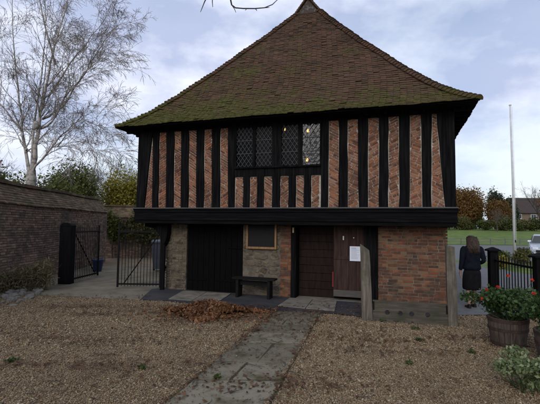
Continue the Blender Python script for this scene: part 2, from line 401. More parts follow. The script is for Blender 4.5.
def branch_tree(limb, twig, p, d, L, r, lv, rnd, maxlv, up=.02, ang=(25, 55), kids=(3, 5), thin=.0035, droop=-.05):
    n = 5 if lv < 2 else 4
    u = up if lv < maxlv - 1 else droop
    pts, dd = wander(p, d, L, n, rnd, .09 if lv < 2 else .14, u)
    r2 = max(thin, r * (.45 if lv < maxlv else .5)); rad = [r + (r2 - r) * i / n for i in range(n + 1)]
    (limb if lv < maxlv - 1 else twig).tube(pts, rad, 7 if r > .03 else (5 if r > .012 else 3), cap=False)
    if lv >= maxlv: return
    for k in range(rnd.randint(*kids)):
        f = rnd.uniform(.25, 1); i = min(n - 1, int(f * n)); q = pts[i].lerp(pts[i + 1], f * n - i)
        base = (pts[i + 1] - pts[i]).normalized(); ax = base.orthogonal(); ax.rotate(Matrix.Rotation(rnd.uniform(0, 6.283), 3, base))
        nd = base.copy(); nd.rotate(Matrix.Rotation(R(rnd.uniform(*ang)), 3, ax))
        branch_tree(limb, twig, q, nd, L * rnd.uniform(.5, .75), max(thin, rad[i] * rnd.uniform(.4, .62)), lv + 1, rnd, maxlv, up, ang, kids, thin, droop)
    branch_tree(limb, twig, pts[-1], dd, L * .6, r2, lv + 1, rnd, maxlv, up, ang, kids, thin, droop)

# ------------------------------------------------------------------ ground
def sheet(name, poly, z, mat, kind='structure'):
    b = MB(); b.add([(p[0], p[1], z) for p in poly], [tuple(range(len(poly)))]); o = b.build(name, mat); o['kind'] = kind; return o
OX, OY, ROT = -2.953, 11.492, R(-18.04)
UX, UY = math.cos(ROT), math.sin(ROT)
def W(u, w, z=0): return Vector((OX + u * UX - w * UY, OY + u * UY + w * UX, z))
def xy(v): return (v[0], v[1])
sheet('ground', [(-700, -300), (900, -300), (900, 1500), (-700, 1500)], -.03, m_earth)
TAR = [(-3.12, 9.8), (-2.45, 9.7), (-.62, 8.85), (.2, 8.7), (1.4, 8.52), (1.98, 8.15), (2.6, 8.2), (3.6, 8.45), xy(W(7.45, .1)), xy(W(5, .2)), xy(W(-.1, .2)), (-3.3, 11.4)]
GRAVEL = [(-7.3, -5), (6.0, -5), (6.0, 8.75), (3.6, 8.45), (2.6, 8.2), (1.98, 8.15), (1.4, 8.52), (.2, 8.7), (-.62, 8.85), (-2.45, 9.7), (-3.12, 9.8), (-4.6, 10.1), (-7.3, 10.5)]
sheet('gravel_yard', GRAVEL, 0, m_gravel)
sheet('tarmac_strip', TAR, .012, m_tarmac)
sheet('gateway_paving', [(-7.75, 10.45), (-4.6, 10.08), (-3.1, 9.78), (-3.3, 11.4), (-2.9, 11.6), xy(W(0, 3)), xy(W(0, 6.2)), (-4.5, 17.6), (-7.75, 17.0)], .008, m_concrete)
sheet('courtyard', [(-9.5, 16.6), (-4.5, 17.2), xy(W(0, 5.8)), xy(W(0, 12)), (-3, 26), (-10, 26)], .002, m_court)
sheet('pavement', [(3.6, 8.45), (6.0, 8.75), (9.5, 8.75), (10.5, 15), (9.6, 23), (4.8, 23), (3.9, 10)], .016, m_pave)
sheet('road', [(3, 22.6), (90, 22.6), (90, 43), (3, 43)], .004, m_road)
sheet('verge', [(6.0, -5), (90, -5), (90, 22.6), (6.6, 22.6), (6.2, 10.6)], .003, m_grass)

def field():
    V = []; F = []; xs = np.linspace(-150, 600, 61); ys = [42.8, 46, 52, 60, 68, 76, 90, 120, 180, 300, 700]
    def zz(x, y):
        t = min(1, max(0, (y - 43) / 33)); return .03 + 1.5 * t * t * (3 - 2 * t) + .08 * mnoise.noise((x * .06, y * .06, 0)) * t
    for y in ys:
        for x in xs: V.append((x, y, zz(x, y)))
    n = len(xs)
    for j in range(len(ys) - 1):
        for i in range(n - 1): F.append((j * n + i, j * n + i + 1, (j + 1) * n + i + 1, (j + 1) * n + i))
    o = np_mesh('field', np.array(V), np.array(F), m_grass, smooth=True); o['kind'] = 'structure'
field()

# stone path
def path_edges(y):
    t = (y - 4.23) / 4.42; xl = -1.07 + t * 1.205; xr = .026 + t * 1.094; return xl, xr
def stone_path():
    rnd = random.Random(3); b = MB()
    p = [(path_edges(-3)[0], -3), (path_edges(-3)[1], -3), (path_edges(8.6)[1], 8.56), (path_edges(8.6)[0], 8.68)]
    b.add([(q[0], q[1], .005) for q in p], [(0, 1, 2, 3)]); g = b.build('path_bed', m_joint); g['kind'] = 'structure'
    s = MB(); y = -2.8
    while y < 8.45:
        h = min(rnd.uniform(.5, .95), 8.66 - y); split = rnd.choice([None, None, .55, None, None, .42])
        cuts = [0, 1] if split is None else [0, split, 1]
        for a, c in zip(cuts[:-1], cuts[1:]):
            g = .012 + rnd.uniform(0, .008)
            q = []
            for yy, ee in ((y + g, 0), (y + h - g, 1)):
                l, r = path_edges(yy); wdt = r - l; xa = l + wdt * a + g; xb = l + wdt * c - g
                q.append(((xa + rnd.uniform(-.02, .02), yy + rnd.uniform(-.012, .012)), (xb + rnd.uniform(-.02, .02), yy + rnd.uniform(-.012, .012))))
            z = .018 + rnd.uniform(-.004, .005); (A0, B0), (A1, B1) = q
            t = [rnd.uniform(-.003, .003) for _ in range(4)]
            s.hexa([(*A0, -.02), (*B0, -.02), (*B1, -.02), (*A1, -.02), (*A0, z + t[0]), (*B0, z + t[1]), (*B1, z + t[2]), (*A1, z + t[3])])
        y += h
    o = s.build('path', m_path, bevel=.008); o['kind'] = 'structure'
stone_path()

def slabs(name, pts, n):
    (a, b_, c, d) = [Vector((*p, 0)) for p in pts]; s = MB()
    for i in range(n):
        f0, f1 = i / n + .006, (i + 1) / n - .006
        q = [a.lerp(b_, f0), a.lerp(b_, f1), d.lerp(c, f1), d.lerp(c, f0)]
        s.prism([(p.x, p.y, .014) for p in q], (0, 0, .018))
    o = s.build(name, m_slab, bevel=.005); o['kind'] = 'structure'
slabs('doorstep_paving', [(-2.45, 9.86), (-1.2, 9.5), (-1.0, 10.72), (-2.36, 11.12)], 2)
slabs('doorstep_paving', [(.2, 9.2), (1.42, 8.7), (1.66, 9.86), (.52, 10.22)], 2)

# loose gravel: real pebbles, dense where the camera sees single stones
def inside(P, poly):
    x, y = P[:, 0], P[:, 1]; c = np.zeros(len(P), bool); n = len(poly)
    for i in range(n):
        x0, y0 = poly[i]; x1, y1 = poly[i - 1]
        if y0 == y1: continue
        c ^= ((y0 > y) != (y1 > y)) & (x < (x1 - x0) * (y - y0) / (y1 - y0) + x0)
    return c
def pebbles():
    rs = np.random.RandomState(11); n = 190000
    y = 3.6 + 6.9 * rs.uniform(0, 1, n) ** 1.5; x = rs.uniform(-1, 1, n) * (y * .72 + .4)
    P = np.stack([x, y], 1); ok = inside(P, GRAVEL)
    l = -1.07 + (y - 4.23) / 4.42 * 1.205; r = .026 + (y - 4.23) / 4.42 * 1.094
    edge = .03 * np.sin(y * 5.1) + .025 * np.sin(y * 13.7 + 1)
    stray = rs.uniform(0, 1, n) < .035 * np.exp(-((np.minimum(abs(x - l), abs(x - r))) / .12))
    ok &= ~((x > l + edge + .02) & (x < r - edge - .02) & (y < 8.68)) | stray
    P = P[ok]; n = len(P); s = np.clip(rs.lognormal(-4.78, .34, n), .004, .021) * (1 + .25 * (P[:, 1] > 6))
    base = np.array([(1, 0, 0), (0, 1, 0), (-1, 0, 0), (0, -1, 0), (0, 0, 1), (0, 0, -1)], float)
    th = rs.uniform(0, 6.28, n); c, q = np.cos(th), np.sin(th)
    sc = np.stack([s * rs.uniform(.8, 1.5, n), s * rs.uniform(.7, 1.1, n), s * rs.uniform(.45, .9, n)], 1)
    V = base[None] * sc[:, None] + rs.normal(size=(n, 6, 3)) * (s * .16)[:, None, None]
    X = V[..., 0] * c[:, None] - V[..., 1] * q[:, None]; Y = V[..., 0] * q[:, None] + V[..., 1] * c[:, None]
    tx = rs.normal(size=n) * .3; Z = V[..., 2] + X * tx[:, None]
    X += P[:, :1]; Y += P[:, 1:2]; z0 = np.abs(rs.normal(size=n)) * .004 + .002
    on_path = (P[:, 0] > (-1.0 + (P[:, 1] - 4.23) / 4.42 * 1.135)) & (P[:, 0] < (.026 + (P[:, 1] - 4.23) / 4.42 * 1.094)) & (P[:, 1] < 8.68)
    Z += (z0 + on_path * .02)[:, None]
    V = np.stack([X, Y, Z], -1).reshape(-1, 3)
    T = np.array([(0, 1, 4), (1, 2, 4), (2, 3, 4), (3, 0, 4), (1, 0, 5), (2, 1, 5), (3, 2, 5), (0, 3, 5)])
    F = (T[None] + 6 * np.arange(n)[:, None, None]).reshape(-1, 3)
    o = np_mesh('gravel', V, F, m_pebble); o['kind'] = 'stuff'
pebbles()

def leaf_scatter(name, P, z, size, mat, rs, tilt=.35):
    n = len(P); nr = rs.normal(size=(n, 3)) * tilt; nr[:, 2] = 1; nr /= np.linalg.norm(nr, axis=1)[:, None]
    t = np.cross(nr, rs.normal(size=(n, 3))); t /= np.linalg.norm(t, axis=1)[:, None]; b = np.cross(nr, t)
    s = size * rs.uniform(.6, 1.4, n)[:, None]; C = np.stack([P[:, 0], P[:, 1], z], 1)
    curl = rs.uniform(-.1, .4, n)[:, None] * s
    V = np.stack([C - t * s * .75 + nr * curl, C - t * s * .1 + b * s * .45 + nr * curl * .3, C + t * s * .8 + nr * curl, C + t * s * .05 - b * s * .45 + nr * curl * .4], 1).reshape(-1, 3)
    return np_mesh(name, V, np.arange(4 * n).reshape(n, 4), mat)
rs = np.random.RandomState(5)
# heap of swept leaves
n = 6500; a = rs.uniform(0, 6.283, n); r = np.sqrt(rs.uniform(0, 1, n))
hx = r * np.cos(a); hy = r * np.sin(a)
lump = 1 + .45 * np.sin(a * 3 + .5) * r + .2 * np.sin(a * 7)
X = -1.22 + hx * .8 * lump + .0; Y = 8.42 + hy * .5 * lump
top = .2 * np.exp(-((X + 1.3) / .48) ** 2 - ((Y - 8.5) / .36) ** 2) + .1 * np.exp(-((X + .72) / .42) ** 2 - ((Y - 8.3) / .3) ** 2) + .02
heap = leaf_scatter('leaf_heap', np.stack([X, Y], 1), .015 + top * rs.uniform(.6, 1.06, n), .055, m_dead_leaf, rs, .9)
tag(heap, 'swept heap of rusty brown fallen leaves on the gravel beside the stone path', 'leaf heap')
pts = []
for i in range(64):      # drifts
    cx, cy = rs.uniform(-4.8, 4), rs.uniform(4.3, 9.2); k = rs.randint(15, 70)
    pts.append(np.stack([cx + rs.normal(size=k) * .42, cy + rs.normal(size=k) * .09], 1))
m = 420; pts.append(np.stack([rs.uniform(-5.5, 5, m), rs.uniform(3.8, 9.6, m)], 1))
yy = rs.uniform(3.8, 8.6, 300); pts.append(np.stack([np.where(rs.uniform(size=300) < .5, -1.0 + (yy - 4.23) * .257 + rs.normal(size=300) * .06, .03 + (yy - 4.23) * .2475 + rs.normal(size=300) * .09), yy], 1))
k = 900; pts.append(np.stack([-1.1 + rs.normal(size=k) * .8, 8.35 + rs.normal(size=k) * .42], 1))
k = 500; pts.append(np.stack([rs.uniform(-5, 4, k), 9.0 - .9 * rs.uniform(0, 1, k) ** 2 + rs.normal(size=k) * .3], 1))
k = 120; pts.append(np.stack([rs.uniform(-6.6, -3, k), 10.2 + rs.normal(size=k) * .18], 1))
P = np.concatenate(pts); P = P[(P[:, 1] > 3.5) & (P[:, 0] > -6.6) & (P[:, 1] < 11)]
k = 700; P2 = np.stack([-1.15 + rs.normal(size=k) * .62, 8.3 + rs.normal(size=k) * .33], 1)
o = leaf_scatter('heap_stragglers', P2, np.full(k, .035), .05, m_dead_leaf, rs, .35); o['kind'] = 'stuff'
yq = rs.uniform(3.7, 8.6, 1500); tq = rs.uniform(0, 1, 1500); tq = np.where(rs.uniform(size=1500) < .6, tq ** 3 * .5, 1 - tq ** 3 * .5)
l_, r_q = path_edges(yq); P3 = np.stack([l_ + (r_q - l_) * tq, yq], 1)
o = leaf_scatter('path_litter', P3, np.full(1500, .03), .016, m_dead_dark, rs, .3); o['kind'] = 'stuff'
o = leaf_scatter('fallen_leaves', P, np.full(len(P), .03), .036, m_dead_dark, rs, .25); o['kind'] = 'stuff'
tw = MB(); rr = random.Random(9)
for i in range(80):
    if i < 36: y = rr.uniform(3.9, 8.4); l, r_ = path_edges(y); x = rr.uniform(l, r_); z = .036
    else: x = rr.uniform(-4.5, 4); y = rr.uniform(4, 8.5); z = .03
    q, _ = wander((x, y, z), (rr.uniform(-1, 1), rr.uniform(-1, 1), 0), rr.uniform(.08, .34), 4, rr, .3)
    q = [Vector((p.x, p.y, z + .006 * abs(math.sin(i + k)))) for k, p in enumerate(q)]
    tw.tube(q, [.005, .0045, .004, .003, .002], 4)
o = tw.build('fallen_twigs', m_bark); o['kind'] = 'stuff'
# weeds in the gravel
wd = MB(); rr = random.Random(4)
V = []
blobs = []
for (x, y, s) in [(2.65, 7.35, .1), (2.45, 6.6, .06), (-3.4, 5.4, .07), (-1.6, 5.2, .05), (1.9, 5.5, .05), (3.0, 6.0, .06), (2.2, 7.9, .06), (-.6, 4.9, .05)]:
    blobs.append(((x, y, .03), (s, s, .03), 1))
o = leaf_cloud('weeds', blobs, 420, .028, m_herb, None, np.random.RandomState(2), 0, .1); o['kind'] = 'stuff'
# ------------------------------------------------------------------ the timber-framed hall
hall = empty('town_hall', (OX, OY, 0), 'timber-framed brick hall with jettied upper floor under a steep mossy tiled roof', 'building', None, ROT)
UL, UR, WF, WB = -.70, 7.52, -.45, 9.0
Z0, HH = 4.52, 4.56
def prof(x): a, t = .13, .2; return (1 + a) * x - a * (1 - math.exp(-x / t))
EU0, EU1, EW0, EW1 = -1.12, 7.93, -.92, 9.5
RU, RW = 4.105, 3.92
def sag(u, w): return .035 * mnoise.noise((u * .7, w * .7, 3.1)) + .015 * mnoise.noise((u * 2.3, w * 2.3, 9))
def Pf(x, c): return Vector((c, EW0 + RW * x, Z0 + HH * prof(x)))
def Pb(x, c): return Vector((c, EW1 - RW * x, Z0 + HH * prof(x)))
def Pl(x, c): return Vector((EU0 + RU * x, c, Z0 + HH * prof(x)))
def Pr(x, c): return Vector((EU1 - RU * x, c, Z0 + HH * prof(x)))
XR = 4.525 / RU
def roof_side(P, rng, xmax, out, rnd, mb, run):
    # arc-length table
    xs = [i / 400 * xmax for i in range(401)]; S = [0]
    for a, b in zip(xs[:-1], xs[1:]): S.append(S[-1] + (P(b, 0) - P(a, 0)).length)
    def xat(s):
        if s >= S[-1]: return xmax
        return float(np.interp(s, S, xs))
    def nrm(x):
        t = P(min(x + .01, xmax), 0) - P(max(x - .01, 0), 0); n = out.cross(t).normalized()
        return n if n.z > 0 else -n
    s = -.03; row = 0; gauge = .098
    while s < S[-1] - .02:
        xb, xt = xat(max(s, 0)), xat(min(s + .17, S[-1])); nb, nt = nrm(xb), nrm(xt)
        lo, hi = rng(max(xb, 0)); lo2, hi2 = rng(xt); lo, hi = min(lo, hi), max(lo, hi); lo2, hi2 = min(lo2, hi2), max(lo2, hi2)
        c = lo - (row % 2) * .075 - rnd.uniform(0, .02)
        tb = (P(xb + .002, 0) - P(xb, 0)).normalized()
        while c < hi:
            wd = .15; a, b = max(c, lo), min(c + wd - .004, hi); c += wd
            if b - a < .02: continue
            a2, b2 = min(max(a, lo2), hi2), min(max(b, lo2), hi2)
            if b2 - a2 < .005: b2 = a2 + .005
            pm = P(xb, (a + b) / 2); sg = sag(pm.x, pm.y)
            lift = .028 + rnd.uniform(-.003, .009) + (rnd.random() < .025) * .016; th = .017
            sl = tb * rnd.uniform(-.013, .007) + (tb * -.03 if s < 0 else Vector((0, 0, 0)))
            k = rnd.uniform(-.006, .006)
            p0, p1 = P(xb, a) + nb * (lift + sg + k) + sl, P(xb, b) + nb * (lift + sg - k) + sl
            p2, p3 = P(xt, b2) + nt * (.004 + sg), P(xt, a2) + nt * (.004 + sg)
            mb.hexa([p0 - nb * th, p1 - nb * th, p2 - nt * th, p3 - nt * th, p0, p1, p2, p3])
        s += gauge + rnd.uniform(-.004, .004); row += 1
rnd = random.Random(21)
# boarding under the tiles
rb = MB(); N = 14
def grid(P, rng, xmax):
    rows = []
    for i in range(N + 1):
        x = xmax * (i / N) ** 1.2; lo, hi = rng(x); rows.append([P(x, lo + (hi - lo) * k / 10) - Vector((0, 0, .045)) for k in range(11)])
    vs = [p for r in rows for p in r]; rb.add(vs, [(i * 11 + k, i * 11 + k + 1, (i + 1) * 11 + k + 1, (i + 1) * 11 + k) for i in range(N) for k in range(10)])
rF = lambda x: (EU0 + RU * x, EU1 - RU * x)
rS = lambda x: (EW0 + RW * min(x, 1), EW1 - RW * min(x, 1))
grid(Pf, rF, 1); grid(Pb, rF, 1); grid(Pl, rS, XR); grid(Pr, rS, XR)
roof = rb.build('roof', m_timber, hall)
for nm, P, rng, xm, out in (('front', Pf, rF, 1, Vector((1, 0, 0))), ('back', Pb, rF, 1, Vector((1, 0, 0))), ('l', Pl, rS, XR, Vector((0, 1, 0))), ('r', Pr, rS, XR, Vector((0, 1, 0)))):
    tb = MB(); roof_side(P, rng, xm, out, rnd, tb, 0); tb.build('roof_tiles', m_roof, roof)
# bonnet tiles down the hips and along the ridge
def bonnets(pts, mb, rad=.105, gauge=.115, L=.2):
    d = [0]
    for a, b in zip(pts[:-1], pts[1:]): d.append(d[-1] + (b - a).length)
    def at(s):
        s = min(max(s, 0), d[-1]); i = max(0, min(len(d) - 2, int(np.searchsorted(d, s)) - 1)); f = (s - d[i]) / (d[i + 1] - d[i]); return pts[i].lerp(pts[i + 1], f)
    s = -.02
    while s < d[-1]:
        a, b = at(s), at(s + L); t = (at(s + .1) - at(s)); 
        if t.length < 1e-6: break
        t.normalize(); side = t.cross(Vector((0, 0, 1))).normalized(); up = side.cross(t).normalized()
        rr = rad * rnd.uniform(.93, 1.08); rings = []
        a = a - t * (.02 if s < 0 else 0)
        for p, q, lf in ((a, rr * 1.12, rnd.uniform(.02, .035)), (a + t * L, rr * .8, -.012)):
            sg = sag(p.x, p.y)
            rings.append([p + up * (lf + sg - .035) + side * (math.sin(th) * q * 1.15) + up * (math.cos(th) * q * .75) for th in [R(x) for x in (-95, -60, -25, 0, 25, 60, 95)]])
        mb.rings(rings); s += gauge
hipxs = [i / 40 for i in range(41)]
for sx, P in ((0, Pl), (1, Pr)):
    for back in (0, 1):
        b = MB(); bonnets([P(x, rS(x)[back]) + Vector((0, 0, .02)) for x in hipxs], b); b.build('hip_tiles', m_roof, roof)
b = MB(); zr = Z0 + HH * prof(XR)
bonnets([Vector((3.405, 2.86 + i * (5.72 - 2.86) / 20, zr + .03)) for i in range(21)], b, .12, .3, .34); b.build('ridge_tiles', m_roof, roof)
# gablets
m_gablet = M('gablet_flint', [(.03, .025, .023), (.09, .065, .055), (.05, .04, .036), (.16, .14, .125), (.06, .045, .04)], 9, .95, .6, .02)
zg = Z0 + HH
for w, s in ((EW0 + RW, -1), (EW1 - RW, 1)):
    b = MB(); b.prism([(2.97, w, zg - .05), (3.84, w, zg - .05), (3.405, w, zr - .02)], (0, -s * .06, 0)); g = b.build('gablet', m_gablet, roof)
    b = MB()
    for sx in (-1, 1):
        for k in range(8):
            f0, f1 = k / 8, (k + 1) / 8; p = Vector((3.405 + sx * .46 * (1 - f0), w + s * .07, zg - .03 + (zr - zg + .06) * f0)); q = Vector((3.405 + sx * .46 * (1 - f1) , w + s * .07, zg - .03 + (zr - zg + .06) * f1))
            dv = Vector((0, -s * .2, 0)); up = Vector((sx * .03, 0, .035)); b.hexa([p, q, q + dv, p + dv, p + up * 1.3, q + up, q + dv + up, p + dv + up * 1.3])
    b.box((3.405, w + s * .03, zg - .03), (.9, .1, .04)); b.build('verge_tiles', m_roof, roof)
# eaves soffit and fascia
b = MB()
b.span((EU0 + .04, EW0 + .05, Z0 - .05), (EU1 - .04, WF + .05, Z0 - .025)); b.span((EU0 + .04, WB - .05, Z0 - .05), (EU1 - .04, EW1 - .05, Z0 - .025))
b.span((EU0 + .04, WF + .051, Z0 - .05), (UL + .05, WB - .051, Z0 - .025)); b.span((UR - .05, WF + .051, Z0 - .05), (EU1 - .04, WB - .051, Z0 - .025))
for k in range(22):
    u = EU0 + .25 + k * (EU1 - EU0 - .5) / 21; b.span((u - .04, EW0 + .3, Z0 - .1), (u + .04, WF + .02, Z0 - .0505))
for k in range(24):
    w = EW0 + .4 + k * (EW1 - EW0 - .8) / 23
    b.span((EU0 + .08, w - .04, Z0 - .12), (UL + .02, w + .04, Z0 - .0505)); b.span((UR - .02, w - .04, Z0 - .12), (EU1 - .08, w + .04, Z0 - .0505))
b.build('soffit', m_timber, roof)

# ---- upper floor cores
b = MB(); T = 4.47; t_ = .12; f0 = WF + .035
b.span((UL + .05, f0, 2.1), (2.25, f0 + t_, T)); b.span((4.58, f0, 2.1), (UR - .05, f0 + t_, T)); b.span((2.25, f0, 2.1), (4.58, f0 + t_, 3.26)); b.span((2.25, f0, 4.42), (4.58, f0 + t_, T))
b.span((UL + .05, f0 + t_ + .002, 2.1), (UL + .05 + t_, WB - .2, T)); b.span((UR - .05 - t_, f0 + t_ + .002, 2.1), (UR - .05, WB - .2, T)); b.span((UL + .05, WB - .198, 2.1), (UR - .05, WB - .07, T))
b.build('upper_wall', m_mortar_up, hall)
b = MB(); b.span((UL + .06, WF + .06, 1.99), (UR - .06, WB - .08, 2.09)); b.build('upper_floor', m_timber, hall)

def panel(quad, place, rnd, ang, bands):
    """chevron-laid brick nogging in one panel; bands = heights where the slant flips"""
    mb = MB(); (x0, y0), (x1, _), (x2, y3), (x3, _) = quad; ys = [y0] + [y for y in bands if y0 + .1 < y < y3 - .1] + [y3]; s = 1
    for a, c in zip(ys[:-1], ys[1:]):
        fa, fc = (a - y0) / (y3 - y0), (c - y0) / (y3 - y0)
        q = [(x0 + (x3 - x0) * fa, a), (x1 + (x2 - x1) * fa, a), (x1 + (x2 - x1) * fc, c), (x0 + (x3 - x0) * fc, c)]
        brickwork(mb, q, place, .058, .2, .0135, ang * s, rnd, .03, rnd.uniform(0, .1), .004, .008); s = -s
    return mb
FRONT = [(-0.46, -0.20, -0.26, -0.24), (-0.01, 0.24, -0.04, 0.20), (0.47, 0.70, 0.44, 0.66), (0.93, 1.17, 0.89, 1.13), (1.39, 1.63, 1.36, 1.59), (1.87, 2.11, 1.83, 2.07),
         (4.72, 4.98, 4.73, 4.97), (5.18, 5.44, 5.18, 5.43), (5.65, 5.90, 5.66, 5.91), (6.11, 6.35, 6.12, 6.35), (6.57, 6.84, 6.59, 6.83), (7.03, 7.31, 7.06, 7.15)]
ANG = [32, 30, -30, -33, 30, 31, -30, 26, -28, 25, 24, -32]
pf = lambda x, y, o: (x, WF + .02 - o, y)
ZB, ZT = 2.285, 4.46
rnd = random.Random(5)
for (a, b_, c, d), g in zip(FRONT, ANG):
    top = ZT if abs(d - c) > .05 else 4.3
    panel([(a + .018, ZB), (b_ - .012, ZB), (d - .012, top), (c + .018, top)], pf, rnd, R(g), [rnd.uniform(2.5, 3.2), rnd.uniform(3.5, 4.2)] if rnd.random() < .75 else []).build('brick_panel', m_brick_up, hall)
SMALL = [(2.29, 2.52), (2.70, 2.90), (3.08, 3.30), (3.51, 3.73), (3.92, 4.12), (4.30, 4.51)]
for i, (a, c) in enumerate(SMALL):
    panel([(a + .016, ZB), (c - .016, ZB), (c - .016, 3.068), (a + .016, 3.068)], pf, rnd, R(-33 if i % 2 == 0 else 34), []).build('brick_panel', m_brick_up, hall)
def timber(mb, quad, w0, w1, rnd, wob=.006):
    """an upright of slightly uneven width; quad = bottom l, r, top l, r"""
    l0, r0, l1, r1, z0, z1 = quad; rows = 7; rings = []
    for i in range(rows):
        f = i / (rows - 1); l = l0 + (l1 - l0) * f + rnd.uniform(-wob, wob); r = r0 + (r1 - r0) * f + rnd.uniform(-wob, wob); z = z0 + (z1 - z0) * f; q = rnd.uniform(-.003, .003)
        rings.append([(l, w0 + q, z), (r, w0 + q, z), (r, w1, z), (l, w1, z)])
    mb.rings(rings)
edges = []
for i in range(11):
    if i == 5: continue
    edges.append((FRONT[i][1], FRONT[i + 1][0], FRONT[i][3], FRONT[i + 1][2]))
for l0, r0, l1, r1 in edges:
    b = MB(); timber(b, (l0, r0, l1, r1, ZB - .02, ZT + .02), WF - .012, WF + .06, rnd, .011); b.build('stud', m_timber, hall, bevel=.008)
for q in ((UL - .01, -.46, UL - .0, -.25), (7.31, UR + .01, 7.15, UR + .0)):
    b = MB(); timber(b, (*q, ZB - .02, ZT + .02), WF - .02, WF + .22, rnd); b.build('corner_post', m_timber, hall, bevel=.01)
for q in ((2.11, 2.28, 2.07, 2.27), (4.545, 4.72, 4.55, 4.73)):
    b = MB(); timber(b, (*q, ZB - .02, ZT + .02), WF - .03, WF + .1, rnd, .004); b.build('window_post', m_timber, hall, bevel=.008)
for i in range(5):
    b = MB(); timber(b, (SMALL[i][1], SMALL[i + 1][0], SMALL[i][1], SMALL[i + 1][0], ZB - .02, 3.2), WF - .012, WF + .06, rnd); b.build('stud', m_timber, hall, bevel=.008)
b = MB(); b.span((2.281, WF - .016, 3.09), (4.544, WF + .06, 3.29)); b.build('window_rail', m_timber, hall, bevel=.006)
b = MB(); b.span((UL - .015, WF - .025, 4.40), (UR + .015, WF + .1, 4.49)); b.build('wall_plate', m_timber, hall, bevel=.006)
# window
win = MB(); win.span((2.29, WF - .07, 3.29), (4.54, WF + .05, 3.335)); win.span((2.282, WF - .035, 4.365), (4.543, WF + .05, 4.4))
winf = win.build('window', m_timber, hall, bevel=.004)
PANES = [(2.33, 2.77), (2.86, 3.29), (3.55, 3.97), (4.08, 4.52)]
prev = 2.282
for i, (a, c) in enumerate(PANES + [(4.543, 4.543)]):
    if a - prev > .01:
        b = MB(); b.span((prev, WF - .035, 3.336), (a, WF + .05, 4.364)); b.build('mullion', m_timber, winf)
    prev = c
for i, (a, c) in enumerate(PANES):
    tilt = [.012, -.006, .004, -.02][i]
    b = MB(); b.add([(a, WF + .012 + tilt, 3.336), (c, WF + .012 - tilt, 3.336), (c, WF + .012 - tilt * .4, 4.364), (a, WF + .012 + tilt * .4, 4.364)], [(0, 1, 2, 3)]); pn = b.build('pane', m_glass_clear if i == 3 else m_glass, winf)
    b = MB(); dw, dh = .11, .155; q = [(a, 3.336), (c, 3.336), (c, 4.364), (a, 4.364)]
    for k in range(-16, 24):
        for sg in (1, -1):
            x = a + k * dw; p0 = (x, 3.336); p1 = (x + sg * 1.03 * dw / dh, 4.364); hw = .0055
            pl = clip([(p0[0] - hw, p0[1]), (p0[0] + hw, p0[1]), (p1[0] + hw, p1[1]), (p1[0] - hw, p1[1])], q)
            if len(pl) > 2: b.prism([(p[0], WF - .012 + .0015 * (sg > 0), p[1]) for p in pl], (0, .008, 0))
    for z in (3.68, 4.02): b.span((a, WF - .02, z - .006), (c, WF - .0125, z + .006))
    b.build('leading', m_lead, pn)
# jetty beam with its mouldings
b = MB(); L0, L1 = UL - .06, UR + .05
for (w0, z0, z1, e) in ((-.545, 2.235, 2.28, 0), (-.52, 2.17, 2.2345, .0), (-.495, 2.02, 2.1695, .02), (-.53, 1.95, 2.0195, .01), (-.5, 1.86, 1.9495, .04)):
    rows = []
    for k in range(25):
        f = k / 24; u = L0 + e + (L1 - L0 - 2 * e) * f; q = .006 * mnoise.noise((u * 1.7, z0 * 9, 1)); h = .008 * mnoise.noise((u * .8, 4, z0))
        rows.append([(u, w0 + q, z0 + h), (u, w0 + q, z1 + h), (u, WF + .1, z1 + h), (u, WF + .1, z0 + h)])
    b.rings(rows)
b.build('jetty_beam', m_beam, hall, bevel=.006)
b = MB(); b.span((L0 - .005, -.555, 2.262), (L1 + .005, WF - .03, 2.289)); b.build('beam_ledge', m_beamtop, hall, bevel=.005)
b = MB(); b.span((UL - .05, WF + .101, 1.88), (UL + .13, WB, 2.26)); b.span((UR - .13, WF + .101, 1.88), (UR + .04, WB, 2.26)); b.span((UL + .131, WB - .16, 1.88), (UR - .131, WB, 2.26)); b.build('jetty_beam', m_beam, hall, bevel=.01)
b = MB()
for k in range(17): u = UL + .35 + k * .48; b.span((u - .07, WF + .101, 1.845), (u + .07, .3, 1.985))
for k in range(16): w = .6 + k * .52; b.span((UL + .131, w - .07, 1.845), (.2, w + .07, 1.985))
b.build('floor_joists', m_timber, hall, bevel=.006)
# side walls of the upper floor
for u, s in ((UL, -1), (UR, 1)):
    pl = (lambda x, y, o, u=u, s=s: (u + s * (-.02 + o), x, y))
    k = 0; w = WF + .22
    while w < WB - .25:
        w2 = min(w + .25, WB - .02); st = min(w2 + .21, WB)
        q = [(w - .01, ZB), (w2 + .01, ZB), (w2 + .01, ZT), (w - .01, ZT)]
        panel(q, pl, rnd, R(30 if k % 2 else -30), [3.3]).build('brick_panel', m_brick_up, hall)
        b = MB(); b.span((u - .06 * s, w2, ZB - .1), (u + .012 * s, st, ZT + .02)); b.build('stud', m_timber, hall, bevel=.008)
        w = st; k += 1
b = MB(); b.span((UL, WB - .069, 2.2), (UR, WB + .0, ZT + .02)); b.build('rear_boarding', m_timber, hall)
for u, s in ((UL, -1), (UR, 1)):
    b = MB(); b.span((u - .06 * s, WF + .101, 2.262), (u + .02 * s, WB, 2.34)); b.build('sill_beam', m_timber, hall)

